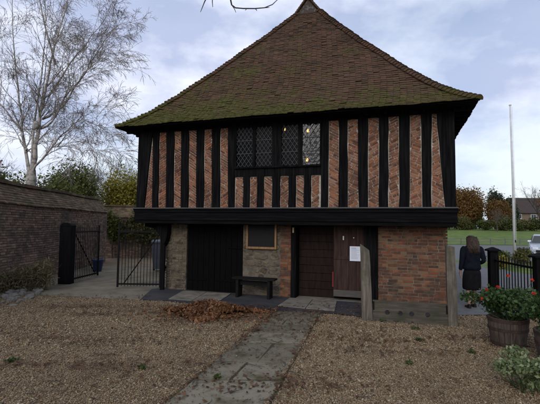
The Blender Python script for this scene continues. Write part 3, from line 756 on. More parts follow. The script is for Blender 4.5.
# ---- ground floor
b = MB(); b.span((.03, .035, -.05), (.64, .3, 1.9)); b.span((2.35, .035, -.05), (3.69, .3, 1.9)); b.span((.02, .301, -.05), (.3, 8.95, 1.9)); b.span((7.1, .301, -.05), (7.36, 8.95, 1.9)); b.span((.301, 8.7, -.05), (7.099, 8.95, 1.9))
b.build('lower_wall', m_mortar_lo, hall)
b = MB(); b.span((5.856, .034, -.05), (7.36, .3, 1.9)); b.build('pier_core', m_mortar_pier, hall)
pg = lambda x, y, o: (x, .03 - o, y)
rnd = random.Random(12)
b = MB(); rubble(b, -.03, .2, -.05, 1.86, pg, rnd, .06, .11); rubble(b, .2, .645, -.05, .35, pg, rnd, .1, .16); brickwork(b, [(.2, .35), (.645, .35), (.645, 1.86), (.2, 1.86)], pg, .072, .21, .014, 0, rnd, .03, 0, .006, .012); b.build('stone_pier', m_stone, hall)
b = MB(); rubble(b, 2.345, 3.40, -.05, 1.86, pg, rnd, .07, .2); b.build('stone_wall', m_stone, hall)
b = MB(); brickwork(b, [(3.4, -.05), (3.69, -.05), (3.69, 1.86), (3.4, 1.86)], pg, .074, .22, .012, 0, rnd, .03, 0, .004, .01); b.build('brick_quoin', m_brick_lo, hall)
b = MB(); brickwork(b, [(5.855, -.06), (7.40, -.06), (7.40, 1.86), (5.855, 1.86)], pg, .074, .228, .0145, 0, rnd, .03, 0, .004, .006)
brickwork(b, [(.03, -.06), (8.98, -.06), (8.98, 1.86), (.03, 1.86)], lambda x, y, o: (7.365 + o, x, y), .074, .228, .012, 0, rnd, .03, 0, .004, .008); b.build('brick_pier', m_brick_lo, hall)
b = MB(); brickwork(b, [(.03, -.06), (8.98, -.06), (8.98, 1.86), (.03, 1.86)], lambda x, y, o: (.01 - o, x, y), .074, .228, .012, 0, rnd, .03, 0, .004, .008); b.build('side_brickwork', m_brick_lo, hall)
# black double doors
for (a, c) in ((.66, 1.495), (1.505, 2.335)):
    b = MB(); n = 5
    for k in range(n):
        u0 = a + (c - a) * k / n; u1 = a + (c - a) * (k + 1) / n - .006; q = rnd.uniform(-.003, .003); b.span((u0, .07 + q, .0), (u1, .11, 1.86))
    dr = b.build('door', m_door_black, hall, bevel=.004)
    for z in (.3, 1.5):
        b = MB(); b.span((a + .03, .052, z), (a + .6, .069, z + .045)); b.build('strap_hinge', m_door_black, dr)
b = MB(); b.span((.1, .1101, -.05), (2.4, .16, 1.86)); b.build('door_lining', m_timber, hall)
b = MB(); b.span((.62, .0, -.06), (2.36, .2, -.005)); b.build('door_step', m_slab, hall, bevel=.01)
b = MB(); b.span((1.9, .045, 1.2), (2.28, .069, 1.225)); b.build('door_bar', m_door_black, hall)
# doorway: black posts, boarded leaf, brown leaf
for q in ((3.692, 3.83), (5.53, 5.853)):
    b = MB(); timber(b, (*q, *q, -.03, 1.9), -.03, .16, rnd, .005); b.build('door_post', m_timber, hall, bevel=.01)
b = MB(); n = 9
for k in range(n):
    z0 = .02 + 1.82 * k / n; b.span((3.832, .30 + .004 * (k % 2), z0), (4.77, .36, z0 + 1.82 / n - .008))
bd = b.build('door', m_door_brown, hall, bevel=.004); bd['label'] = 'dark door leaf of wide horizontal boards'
b = MB(); b.span((3.78, .3601, -.05), (5.6, .45, 1.9)); b.build('door_lining', m_timber, hall)
b = MB(); n = 4
for k in range(n):
    u0 = 4.772 + .75 * k / n; b.span((u0, .1 + rnd.uniform(0, .003), .262), (u0 + .75 / n - .004, .15, 1.86))
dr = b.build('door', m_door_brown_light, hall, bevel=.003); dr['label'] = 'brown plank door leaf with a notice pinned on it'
b = MB(); b.span((4.775, .082, 1.02), (5.52, .099, 1.1)); b.build('ledge', m_door_brown_light, dr)
b = MB(); b.span((4.772, .07, .1), (5.526, .15, .261)); b.build('kickboard', m_door_grey, dr, bevel=.006)
b = MB(); b.span((4.738, .09, .33), (4.7715, .16, .7)); b.build('edge_strip', m_red, dr)
b = MB(); b.span((5.0, .09, 1.5), (5.03, .099, 1.6)); b.build('door_plate', m_white, dr)
b = MB(); b.tube([(5.27, .099, 1.56), (5.27, .075, 1.56)], .014, 8); b.build('door_knob', m_white, dr)
b = MB(); b.span((3.74, -.075, 1.66), (3.78, -.031, 1.78)); b.span((3.735, -.08, 1.78), (3.785, -.031, 1.795)); b.build('wall_lamp', m_cream, hall, bevel=.006)
b = MB(); b.span((3.83, -.02, -.06), (5.53, .3, .018)); b.build('doorstep', m_slab, hall, bevel=.01)
# curved bracket under the jetty
b = MB(); outer = []; inner = []
for k in range(11):
    f = k / 10; th = R(90 * f)
    outer.append((-.56 + .52 * math.sin(th), 1.28 + .5 * math.cos(th) - .0)); inner.append((.14 - .15 * f ** 4, 1.862 - .66 * f))
rows_ = []
for (a0, a1), (c0, c1) in zip(outer, inner):
    rows_.append([(a0, -.2, min(a1, 1.84)), (a0, .02, min(a1, 1.84)), (c0, .02, c1), (c0, -.2, c1)])
b.rings(rows_)
b.prism([(-.6, -.2, 1.765), (-.6, -.2, 1.862), (.2, -.2, 1.862), (-.3, -.2, 1.72)], (0, .21, 0))
b.build('bracket', m_timber, hall, bevel=.006)

# things on the hall
def hp(u, w, z): return W(u, w, z)
nb = empty('notice_board', hp(2.89, -.03, 1.22), 'dark board in a pale oak frame on the stone wall above the bench', 'notice board', None, ROT)
b = MB()
b.span((-.42, -.03, 0), (.42, .02, .055)); b.span((-.42, -.03, .0551), (-.37, .02, .64)); b.span((.37, -.03, .0551), (.42, .02, .64)); b.span((-.42, -.03, .6401), (.42, .02, .68)); b.build('frame', m_oak, nb, bevel=.004)
b = MB(); b.span((-.369, -.008, .056), (.369, .018, .639)); b.build('board', m_panel, nb)
nt = empty('door_notice', hp(5.31, .0785, .99), 'white printed notice pinned to the brown door', 'notice', None, ROT)
b = MB(); b.add([(-.135, 0, 0), (.135, 0, 0), (.135, -.002, .36), (-.135, -.002, .36), (-.135, -.004, 0), (.135, -.004, 0), (.135, -.006, .36), (-.135, -.006, .36)], [(0, 1, 2, 3), (7, 6, 5, 4), (0, 4, 5, 1), (1, 5, 6, 2), (2, 6, 7, 3), (3, 7, 4, 0)]); b.build('sheet', m_paper, nt)
b = MB(); rr = random.Random(8)
for k in range(12):
    z = .31 - k * .023; L = rr.uniform(.12, .21) if k else .12; b.span((-.1, -.0085, z), (-.1 + L, -.007, z + (.012 if k == 0 else .005)))
b.build('print_lines', m_ink, nt)
for (u, w, z, lab, cord) in ((3.981, .6, 4.436, 'upper warm lamp glowing behind the last leaded window light', 1), (3.958, .61, 3.636, 'lower warm lamp glowing behind the last leaded window light', 1), (3.325, .6, 4.5, 'dim warm glow standing in for a reflection in the third leaded window light', 1)):
    e = empty('lamp_or_reflection', hp(u, w, z), lab, 'lamp', 'lamps inside the upper room', ROT)
    q = .45 if 'dim' in lab else .85  # the dim bulb stands in for a small reflection in the glass
    b = MB(); b.lathe([(.001, -.05 * q), (.035 * q, -.035 * q), (.045 * q, 0), (.035 * q, .035 * q), (.012 * q, .06), (.001, .06)], n=12); b.build('bulb', m_bulb, e, smooth=True)
    b = MB(); b.tube([(0, 0, .06), (0, 0, .9)], .006, 5); b.build('cord', m_iron, e)
# ------------------------------------------------------------------ garden wall on the west side
def wall_run(name, a, b, h, label, cat, rnd, tilemat, face=1, both=False):
    a, b = Vector((*a, 0)), Vector((*b, 0)); d = (b - a); L = d.length; d.normalize(); n = Vector((d.y, -d.x, 0)) * face
    root = empty(name, a, label, cat)
    def place(x, y, o): q = d * x + n * o; return (q.x, q.y, y + .02 * mnoise.noise((x * .4, 1, 2)))
    mb = MB(); p = [place(0, -.1, -.02), place(L, -.1, -.02)]; th = -n * .7
    q = [Vector(p[0]), Vector(p[1]), Vector(p[1]) + th, Vector(p[0]) + th]; mb.prism(q, (0, 0, h + .1)); mb.build('wall_core', m_mortar_lo, root)
    mb = MB(); brickwork(mb, [(0, -.06), (L, -.06), (L, h), (0, h)], place, .073, .226, .013, 0, rnd, .03, 0, .006, .014); mb.build('brick_face', m_brick_wall, root)
    # sloping coping of tiles
    mb = MB(); rows = 8; dep = .46; rise = .62
    for k in range(rows):
        x = -(k % 2) * .1; f = k / rows
        while x < L:
            wd = .2 * rnd.uniform(.94, 1.04); o0 = .07 - (dep + .07) * f; z0 = h + .01 + rise * f; o1 = o0 - (dep + .07) / rows * 1.5; z1 = z0 + rise / rows * 1.35
            j = rnd.uniform(-.006, .012); z0 += .03 + j; A = Vector(place(max(x, 0), z0, o0)); B = Vector(place(min(x + wd - .008, L), z0 + rnd.uniform(-.006, .006), o0)); C_ = Vector(place(min(x + wd - .008, L), z1, o1)); D = Vector(place(max(x, 0), z1, o1)); t = Vector((0, 0, -.035))
            mb.hexa([A + t, B + t, C_ + t, D + t, A, B, C_, D]); x += wd
    mb.build('coping_tiles', tilemat, root)
    mb = MB(); x = 0
    while x < L:
        e = min(x + .45, L); A = Vector(place(x, h + rise, -.36)); B = Vector(place(e - .01, h + rise, -.36)); C_ = Vector(place(e - .01, h + rise, -.56)); D = Vector(place(x, h + rise, -.56)); t = Vector((0, 0, .09 + rnd.uniform(-.01, .01))); mb.hexa([A, B, C_, D, A + t, B + t, C_ + t, D + t]); x += .45
    mb.build('ridge_course', tilemat, root)
    mb = MB()
    A, B, C_, D = [Vector(place(x, h, o)) for x, o in ((0, .0), (L, .0), (L, -.9), (0, -.9))]; mb.hexa([A, B, C_, D] + [q + Vector((0, 0, .03)) for q in (A, B)] + [C_ + Vector((0, 0, .02)), D + Vector((0, 0, .02))])
    A, B, C_, D = [Vector(place(x, h + .021, o)) for x, o in ((0, .0), (L, .0), (L, -.9), (0, -.9))]; t = Vector((0, 0, rise - .04)); m0 = (A + D) / 2; m1 = (B + C_) / 2
    mb.add([A, B, C_, D, m0 + t, m1 + t], [(0, 1, 5, 4), (2, 3, 4, 5), (0, 4, 3), (1, 2, 5), (0, 3, 2, 1)]); mb.build('coping_core', m_mortar_lo, root)
    return root
m_cope = M('coping_tile', [(.045, .034, .022), (.13, .092, .056), (.2, .145, .088), (.09, .062, .04), (.16, .092, .052)], 6, .95, .8, .02, 'island', dirt=(.042, .044, .018), dscale=2.4)
rnd = random.Random(31)
wall_run('garden_wall', (-6.68, 4.0), (-7.85, 19.3), 2.34, 'long old garden brick wall with sloping tiled coping left of the iron gates', 'wall', rnd, m_cope)
wall_run('courtyard_wall', (-9.6, 21.2), (-.6, 23.6), 2.15, 'ivy-hung brick wall closing the courtyard behind the iron gates', 'wall', rnd, m_cope)

# ------------------------------------------------------------------ iron gates
def gate(loc, rz, L, H, n, label, mirror=1, tall=0):
    g = empty('iron_gate', loc, label, 'gate', 'pair of iron gates', rz)
    for x, h in ((.02, H + .02), (L - .02, H + tall)):
        b = MB(); b.box((x * mirror, 0, .05 + h / 2), (.045, .045, h)); 
        b.lathe([(.03, 0), (.035, .02), (.02, .05), (.001, .06)], (x * mirror, 0, .05 + h), 8); b.build('stile', m_iron, g)
    for z in (.14, H - .1, H * .5 if False else .86):
        if z == .86: continue
        b = MB(); b.box((L / 2 * mirror, 0, z), (L - .08, .03, .045)); b.build('rail', m_iron, g)
    for k in range(n):
        x = .04 + (L - .08) * (k + 1) / (n + 1); b = MB(); b.tube([(x * mirror, 0, .08), (x * mirror, 0, H + .02)], .009, 6); b.tube([(x * mirror, 0, H + .02), (x * mirror, 0, H + .08)], [.012, .001], 6); b.build('bar', m_iron, g)
    b = MB(); b.tube([((L - .18) * mirror, .02, .14), (.05 * mirror, .02, H - .12)], .016, 6); b.build('brace', m_iron, g)
    return g
gate((-3.06, 11.42, .0), 0, 1.24, 1.72, 12, 'black iron bar gate standing closed against the bracketed corner of the hall', -1, .06)
gate((-5.98, 12.3, .0), R(87), 1.6, 1.66, 13, 'black iron bar gate swung open beside the thick black post', 1, .02)
gp = empty('gate_post', (-6.14, 12.22, 0), 'thick round-topped black post at the end of the garden wall', 'gate post')
b = MB(); b.box((0, 0, .84), (.36, .3, 1.76)); b.build('post', m_postblack, gp, bevel=.02)
b = MB(); b.prism([(-.18 + .0, -.15, 1.721)] + [(-.18 * math.cos(R(a)), -.15, 1.721 + .13 * math.sin(R(a))) for a in range(15, 180, 15)] + [(.18, -.15, 1.721)], (0, .3, 0)); b.build('cap', m_postblack, gp, bevel=.01)
gp = empty('gate_post', (-2.99, 11.32, 0), 'slim black gate post beside the stone corner of the hall', 'gate post')
b = MB(); b.box((0, 0, .62), (.11, .11, 1.3)); b.build('post', m_postblack, gp, bevel=.01)
b = MB(); b.tube([(-.05, .02, .4), (-.09, .06, .4)], .02, 6); b.tube([(-.05, .02, 1.1), (-.09, .06, 1.1)], .02, 6); b.build('hinge', m_iron, gp)

# bin and pot in the courtyard
bn = empty('wheelie_bin', (-4.3, 15.75, .01), 'slate blue wheelie bin standing behind the closed iron gate', 'bin', None, R(8))
b = MB(); b.rings([[(-.2, -.22, .1), (.2, -.22, .1), (.2, .2, .1), (-.2, .2, .1)], [(-.27, -.3, 1.08), (.27, -.3, 1.08), (.27, .3, 1.08), (-.27, .3, 1.08)], [(-.29, -.33, 1.081), (.29, -.33, 1.081), (.29, .32, 1.081), (-.29, .32, 1.081)], [(-.29, -.33, 1.12), (.29, -.33, 1.12), (.29, .32, 1.12), (-.29, .32, 1.12)]]); b.build('body', m_bin, bn, bevel=.015)
b = MB(); b.rings([[(-.3, -.35, 1.122), (.3, -.35, 1.122), (.3, .34, 1.122), (-.3, .34, 1.122)], [(-.29, -.33, 1.17), (.29, -.33, 1.17), (.29, .33, 1.21), (-.29, .33, 1.21)]]); b.build('lid', m_bin, bn, bevel=.015)
b = MB(); b.tube([(-.26, .38, 1.1), (.26, .38, 1.1)], .018, 8); b.build('handle', m_bin, bn)
for s in (-1, 1):
    b = MB(); b.tube([(s * .2, .24, .1), (s * .26, .24, .1)], .1, 14); b.build('wheel', m_tyre, bn)
pt = empty('plant_pot', (-6.55, 15.4, .01), 'blue glazed pot on the paving behind the open iron gate', 'plant pot')
b = MB(); b.lathe([(.001, 0), (.13, 0), (.15, .05), (.21, .4), (.235, .42), (.235, .46), (.2, .46), (.185, .38), (.001, .38)], n=24); b.build('pot', m_pot, pt, smooth=True)
b = MB(); b.lathe([(.001, .41), (.185, .395)], n=16); b.build('soil', m_soil, pt)

# rocks edging the bed, shrub at the foot of the wall
rr = random.Random(14); rocks = None
for i in range(40):
    f = i / 39
    s = rr.uniform(.045, .1); x = -6.85 + 1.3 * rr.random() * (1 - .35 * f); y = 8.9 + 1.95 * f + rr.uniform(-.1, .1) - (x + 6.8) * .1
    bm = bmesh.new(); bmesh.ops.create_icosphere(bm, subdivisions=2, radius=s)
    sx, sy, sz = rr.uniform(.9, 1.5), rr.uniform(.7, 1.1), rr.uniform(.5, .8)
    for v in bm.verts:
        k = 1 + .35 * mnoise.noise(v.co / s * .9 + Vector((i * 3.7, 0, 0))); v.co = Vector((v.co.x * sx * k, v.co.y * sy * k, v.co.z * sz * k))
    me = bpy.data.meshes.new('rock'); bm.to_mesh(me); bm.free()
    o = link('rock', me, m_rock); o.location = (x, y, s * .3); o.rotation_euler = (rr.uniform(-.3, .3), rr.uniform(-.3, .3), rr.uniform(0, 6))
    tag(o, 'small grey stone edging the bed at the foot of the garden wall', 'rock', 'stones edging the wall bed')
rs = np.random.RandomState(40)
o = empty('shrub', (-6.6, 10.95, 0), 'dry straggly shrub against the garden wall above the edging stones', 'shrub')
leaf_cloud('foliage', [((.0, 0, .35), (.42, .3, .36)), ((.38, .1, .4), (.34, .28, .42)), ((-.45, -.2, .25), (.4, .3, .28))], 3600, .022, m_dry, o, rs, -.3, .2, 6)
b = MB(); rr = random.Random(2)
for k in range(40):
    q, _ = wander((rr.uniform(-.5, .5), rr.uniform(-.2, .2), 0), (rr.uniform(-.5, .5), rr.uniform(-.4, .4), 1), rr.uniform(.4, .9), 4, rr, .15); b.tube(q, [.006, .005, .004, .003, .002], 4)
b.build('stems', m_bark, o)
o = empty('creeper', (-7.0, 9.2, 0), 'low dark creeper spreading at the foot of the garden wall', 'plant')
leaf_cloud('foliage', [((0, 0, .16), (.35, .7, .22)), ((0, .9, .2), (.25, .5, .26)), ((-.02, -1.2, .18), (.3, .8, .25))], 2400, .03, m_dry, o, rs, 0, .2)
b = MB()
for k in range(14):
    q, _ = wander((rr.uniform(-.1, .1), rr.uniform(-1.4, 1.2), 0), (rr.uniform(-.3, .3), rr.uniform(-.6, .6), .7), .4, 4, rr, .2); b.tube(q, .004, 4)
b.build('stems', m_bark, o)

# ------------------------------------------------------------------ bench, stocks
bc = empty('bench', hp(2.83, -.36, .012), 'low backless dark wooden bench against the stone wall under the framed board', 'bench', None, ROT)
b = MB(); b.box((0, -.08, .475), (1.14, .13, .05)); b.box((0, .07, .475), (1.14, .13, .05)); b.build('seat', m_bench, bc, bevel=.006)
for s in (-1, 1):
    b = MB(); b.prism([(s * .42 - .035, -.15, 0), (s * .42 - .035, .13, 0), (s * .42 - .035, .11, .449), (s * .42 - .035, -.13, .449)], (.07, 0, 0)); b.build('leg', m_bench, bc, bevel=.006)
b = MB(); b.box((0, -.01, .36), (.77, .035, .12)); b.build('stretcher', m_bench, bc, bevel=.004)

p1, p2 = Vector((1.95, 8.02, 0)), Vector((3.47, 7.64, 0)); dv = p2 - p1; Ls = dv.length
st = empty('stocks', p1, 'old grey oak stocks with leg holes between two tall posts before the brick pier', 'stocks', None, math.atan2(dv.y, dv.x))
rnd = random.Random(17)
for x, h, wd, slope in ((0, 1.5, .2, -.13), (Ls, 1.52, .17, -.04)):
    b = MB(); rings = []
    for i in range(8):
        f = i / 7; q = [rnd.uniform(-.006, .006) for _ in range(4)]; hw = wd / 2 * (1.04 - .12 * f); z = -.05 + (h + .05) * f; sl = slope * f if i == 7 else 0
        lean = -.05 * f if x == 0 else -.04 * f
        rings.append([(x - hw + q[0] + lean, -.07 + q[1], z), (x + hw + q[2] + lean, -.07 + q[3], z + sl), (x + hw + q[1] + lean, .07 + q[0], z + sl), (x - hw + q[3] + lean, .07 + q[2], z)])
    b.rings(rings); b.build('post', m_oldwood, st, bevel=.012)
HO = [.38, .62, .83, 1.12]
def board(z0, z1, holes_at_top):
    pts = []; x0, x1 = .105, Ls - .09; zc = z1 if holes_at_top else z0; r = .046
    line = [(x0, zc)]
    for hx in HO:
        hx *= Ls / 1.57
        for k in range(9):
            th = math.pi - math.pi * k / 8; line.append((hx + r * math.cos(th), zc + (-1 if holes_at_top else 1) * r * math.sin(th)))
    line.append((x1, zc)); oz = z0 if holes_at_top else z1
    # strips so that faces stay well shaped
    b = MB(); vs = []
    for x, z in line: vs += [(x, -.035, z), (x, -.035, oz), (x, .035, z), (x, .035, oz)]
    fs = []
    for i in range(len(line) - 1):
        a, c = 4 * i, 4 * i + 4; fs += [(a, c, c + 1, a + 1), (a + 2, a + 3, c + 3, c + 2), (a, a + 2, c + 2, c), (a + 1, c + 1, c + 3, a + 3)]
    e = 4 * (len(line) - 1); fs += [(0, 1, 3, 2), (e, e + 2, e + 3, e + 1)]
    b.add(vs, fs); return b
board(-.03, .178, True).build('lower_board', m_oldplank, st)
board(.182, .40, False).build('upper_board', m_oldplank, st)
for x in (.12, Ls - .11):
    b = MB(); b.box((x, -.045, .3), (.03, .012, .16)); b.build('iron_strap', m_iron, st)

# ------------------------------------------------------------------ half barrels and plants
def half_barrel(loc, r, h, label, rz=0):
    e = empty('half_barrel', loc, label, 'planter', 'half barrel planters', rz); n = 22
    b = MB()
    for k in range(n):
        a0, a1 = 2 * math.pi * (k + .03) / n, 2 * math.pi * (k + .97) / n; rings = []
        for i in range(5):
            f = i / 4; rr_ = r * (.8 + .2 * math.sin(f * 1.5)); z = h * f; t = .025
            rings.append([(rr_ * math.cos(a0), rr_ * math.sin(a0), z), (rr_ * math.cos(a1), rr_ * math.sin(a1), z), ((rr_ - t) * math.cos(a1), (rr_ - t) * math.sin(a1), z), ((rr_ - t) * math.cos(a0), (rr_ - t) * math.sin(a0), z)])
        b.rings(rings)
    b.build('staves', m_barrel, e)
    for f in (.12, .62, .93):
        rr_ = r * (.8 + .2 * math.sin(f * 1.5)); b = MB(); b.lathe([(rr_ + .001, h * f - .022), (rr_ + .006, h * f - .022), (rr_ + .01, h * f + .022), (rr_ + .001, h * f + .022)], n=30); b.build('hoop', m_hoop, e)
    b = MB(); b.lathe([(.001, h * .88), (r * .955, h * .85)], n=24); b.lathe([(.001, .01), (r * .79, .01)], n=24); b.build('soil', m_soil, e)
    return e
half_barrel((3.8, 6.45, 0), .29, .44, 'half barrel planter under the red geraniums, beside the right stocks post')
half_barrel((4.02, 5.6, 0), .31, .44, 'half barrel planter nearest the camera, behind the variegated shrub')
def geranium(loc, sx, h, flowers, label, seed, n, mat, leafs=.075):
    e = empty('geranium', loc, label, 'plant', None); rs = np.random.RandomState(seed); rr = random.Random(seed)
    bl = lobes((0, 0, h * .5), (sx, sx, h * .55), 9, rs, 1.0, (.3, .5)); leaf_cloud('foliage', bl, n, leafs, mat, e, rs, .35, .3, 1.05)
    b = MB()
    for k in range(26):
        q, _ = wander((rr.uniform(-.12, .12), rr.uniform(-.12, .12), -.08), (rr.uniform(-.9, .9), rr.uniform(-.9, .9), 1), rr.uniform(.6, 1) * h, 5, rr, .12); b.tube(q, [.008, .007, .006, .005, .004, .003], 5)
    b.build('stems', m_leaf_ger, e)
    for (x, y, z) in flowers:
        b = MB(); b.tube([(x * .4, y * .4, h * .4), (x * .8, y * .8, z * .8), (x, y, z - .02)], .0035, 5); stem = b.build('flower_stem', m_leaf_ger, e)
        leaf_cloud('flower', [((x, y, z), (.022, .022, .018))], 44, .02, m_petal, e, rs, .2, .3, 1)
    return e
geranium((3.84, 6.45, .38), .6, .6, [(-.42, -.1, .5), (-.3, -.2, .56), (-.08, -.1, .72), (.3, -.1, .66), (.12, -.4, .5), (-.5, -.1, .36)], 'bushy geranium with red flower heads filling the farther half barrel', 61, 3400, m_leaf_ger, .05)
geranium((4.05, 5.6, .38), .5, .62, [(-.1, -.3, .6)], 'leafy geranium in the nearest half barrel at the picture edge', 62, 2800, m_leaf_ger, .045)
e = empty('variegated_shrub', (3.0, 4.62, 0), 'low variegated shrub with cream-edged leaves growing in the gravel before the barrels', 'shrub')
rs = np.random.RandomState(63)
leaf_cloud('foliage', lobes((.12, 0, .24), (.5, .36, .24), 10, rs, .95, (.25, .45)), 3000, .029, m_leaf_var, e, rs, .5, .3, 1.7)
b = MB(); rr = random.Random(63)
for k in range(40):
    q, _ = wander((rr.uniform(-.15, .35), rr.uniform(-.15, .15), 0), (rr.uniform(-.9, .9), rr.uniform(-.8, .8), .8), rr.uniform(.25, .5), 4, rr, .15); b.tube(q, [.005, .004, .004, .003, .002], 4)
b.build('stems', m_leaf_ger, e)

# ------------------------------------------------------------------ railings
ra, rb_ = Vector((6.05, 10.9, 0)), Vector((5.78, 8.62, 0)); dv = rb_ - ra; Lr = dv.length
fe = empty('iron_railing', ra, 'black iron railing with flat-topped square posts along the pavement behind the barrels', 'railing', None, math.atan2(dv.y, dv.x))
for x in (0, Lr):
    b = MB(); b.box((x, 0, .6), (.2, .2, 1.24)); pst = b.build('post', m_postblack, fe, bevel=.012)
    b = MB(); b.rings([[(x - .15, -.15, 1.221), (x + .15, -.15, 1.221), (x + .15, .15, 1.221), (x - .15, .15, 1.221)], [(x - .15, -.15, 1.26), (x + .15, -.15, 1.26), (x + .15, .15, 1.26), (x - .15, .15, 1.26)], [(x - .02, -.02, 1.33), (x + .02, -.02, 1.33), (x + .02, .02, 1.33), (x - .02, .02, 1.33)]]); b.build('cap', m_postblack, pst)
for z in (.16, .98):
    b = MB(); b.box((Lr / 2, 0, z), (Lr - .25, .035, .05)); b.build('rail', m_iron, fe)
nb_ = 14
for k in range(nb_):
    x = .13 + (Lr - .26) * (k + .5) / nb_; b = MB(); b.tube([(x, .0, .05), (x, .0, 1.06)], .013, 6); b.tube([(x, 0, 1.06), (x, 0, 1.14)], [.02, .002], 6); b.build('bar', m_iron, fe)
fe2 = empty('iron_railing', rb_, 'black iron railing running forward from the corner post beside the nearest barrel', 'railing', None, R(-84))
for z in (.16, .98):
    b = MB(); b.box((1.15, 0, z), (1.95, .035, .05)); b.build('rail', m_iron, fe2)
for k in range(nb_):
    x = .22 + 1.85 * (k + .5) / nb_; b = MB(); b.tube([(x, .0, .05), (x, .0, 1.06)], .013, 6); b.tube([(x, 0, 1.06), (x, 0, 1.14)], [.02, .002], 6); b.build('bar', m_iron, fe2)
b = MB(); b.box((2.25, 0, .6), (.24, .24, 1.24)); b.build('post', m_postblack, fe2, bevel=.012)

# ------------------------------------------------------------------ person walking away
def person(loc, rz):
    e = empty('person', loc, 'woman with brown hair in navy jacket and black skirt walking away past the brick pier', 'person', None, rz)
    # x right, y forward (away), z up; height 1.64
    V = []; E = []; Rd = []
    def v(p, r, par=None):
        V.append(p); Rd.append(r if hasattr(r, '__len__') else (r, r)); i = len(V) - 1
        if par is not None: E.append((par, i))
        return i
    pel = v((0, 0, .9), (.14, .11)); wa = v((0, .01, 1.06), (.115, .09), pel); ch = v((0, .0, 1.25), (.13, .1), wa); ns = v((0, -.005, 1.37), (.085, .07), ch); nk = v((0, .02, 1.43), .05, ns)
    h0 = v((0, .045, 1.5), (.062, .072), nk); h1 = v((0, .05, 1.57), (.072, .088), h0); h2 = v((0, .04, 1.62), (.05, .062), h1); nose = v((0, .145, 1.535), .012, h1)
    for s in (-1, 1):
        fy = .02 if s < 0 else .16; ky = .06 if s < 0 else .12
        hip = v((s * .085, 0, .84), .095, pel); kn = v((s * .085, ky, .47), .056, hip); cf = v((s * .083, ky * .6 + fy * .4 - .03, .33), .053, kn); an = v((s * .08, fy - .04, .08), .034, cf); toe = v((s * .095, fy + .1, .03), .03, an)
        sh = v((s * .17, 0, 1.345), .06, ns)
        if s < 0: el = (-.235, -.02, 1.07); wr = (-.245, .05, .83); hd = (-.245, .07, .77); dirf = Vector((0, .25, -1)); side = Vector((.1, 1, .25))
        else: el = (.265, -.05, 1.08); wr = (.2, .16, 1.0); hd = (.18, .22, .99); dirf = Vector((-.3, 1, -.2)); side = Vector((0, .2, 1))
        a = v(el, .042, sh); w_ = v(wr, .026, a); h = v(hd, (.034, .018), w_)
        dirf.normalize(); side.normalize()
        for k, (o, L) in enumerate(((-.026, .07), (-.009, .082), (.009, .078), (.026, .06))):
            b0 = Vector(hd) + dirf * .035 + side * o; f1 = v(tuple(b0), .009, h); f2 = v(tuple(b0 + dirf * L * .5 + Vector((-s * .006, 0, 0))), .008, f1); v(tuple(b0 + dirf * L * .95 + Vector((-s * .02, 0, 0))), .006, f2)
        t1 = v(tuple(Vector(hd) + side * .04 - dirf * .015), .011, h); v(tuple(Vector(hd) + side * .055 + dirf * .035), .008, t1)
    me = bpy.data.meshes.new('body'); me.from_pydata(V, E, []); me.update()
    o = link('body', me, m_skin, e); sk = o.modifiers.new('skin', 'SKIN'); sk.use_smooth_shade = True
    for i, d in enumerate(me.skin_vertices[0].data): d.radius = Rd[i]; d.use_root = (i == 0)
    sb = o.modifiers.new('sub', 'SUBSURF'); sb.levels = 2; sb.render_levels = 2
    def ell(cx, cy, z, rx, ry, n=20, wob=0, ph=0): return [(cx + rx * math.cos(2 * math.pi * k / n) * (1 + wob * math.sin(5 * 2 * math.pi * k / n + ph)), cy + ry * math.sin(2 * math.pi * k / n) * (1 + wob * math.sin(5 * 2 * math.pi * k / n + ph)), z) for k in range(n)]
    b = MB(); b.rings([ell(.0, .02, .84, .215, .165, wob=.03), ell(0, .015, .93, .205, .155, wob=.02), ell(0, .01, 1.06, .17, .135, wob=.02, ph=1), ell(0, .0, 1.2, .19, .14), ell(0, -.005, 1.3, .215, .14), ell(0, -.005, 1.37, .205, .12), ell(0, -.0, 1.405, .15, .1), ell(0, .0, 1.43, .085, .08), ell(0, .01, 1.44, .06, .062)])
    jk = b.build('jacket', m_navy, e, smooth=True, sub=1)
    for s in (-1, 1):
        p = [(s * .14, 0, 1.385), (s * .195, -.005, 1.345), (s * .215, -.012, 1.2), ((-.237, -.02, 1.07) if s < 0 else (.267, -.05, 1.08)), ((-.243, .02, .93) if s < 0 else (.235, .05, 1.035)), ((-.245, .045, .845) if s < 0 else (.205, .145, 1.003))]
        b = MB(); b.tube(p, [.06, .078, .066, .056, .05, .046], 12); b.build('sleeve', m_navy, jk, smooth=True, sub=1)
    b = MB(); b.rings([ell(0, .01, .9, .17, .135), ell(0, .015, .8, .195, .155), ell(0, .03, .65, .205, .165, wob=.03), ell(0, .05, .42, .205, .17, wob=.06, ph=2), ell(0, .05, .41, .19, .16, wob=.06, ph=2)]); b.build('skirt', m_skirt, e, smooth=True, sub=1)
    for s in (-1, 1):
        fy = .02 if s < 0 else .16; x = s * .088
        b = MB(); b.rings([[(x + dx * .04 * wd, fy + yy, z + zz) for dx, zz in ((-1, 0), (1, 0), (.9, .5 * hh), (.5, hh), (-.5, hh), (-.9, .5 * hh))] for yy, wd, hh, z in ((-.09, .7, .09, .0), (-.04, .95, .1, .0), (.04, 1.0, .07, .0), (.11, 1.05, .05, 0), (.16, .6, .03, .002))]); b.build('shoe', m_shoe, e, bevel=.006)
    # hair: wavy, below the shoulders at the back
    b = MB(); rr = random.Random(6)
    b.rings([ell(0, .035, 1.655, .03, .035), ell(0, .03, 1.64, .078, .088), ell(0, .022, 1.59, .1, .105), ell(0, .0, 1.52, .104, .095), ell(0, -.035, 1.44, .122, .078, wob=.1, ph=1), ell(.005, -.075, 1.36, .13, .065, wob=.14, ph=2), ell(-.005, -.1, 1.3, .11, .045, wob=.2), ell(.01, -.11, 1.26, .05, .02)])
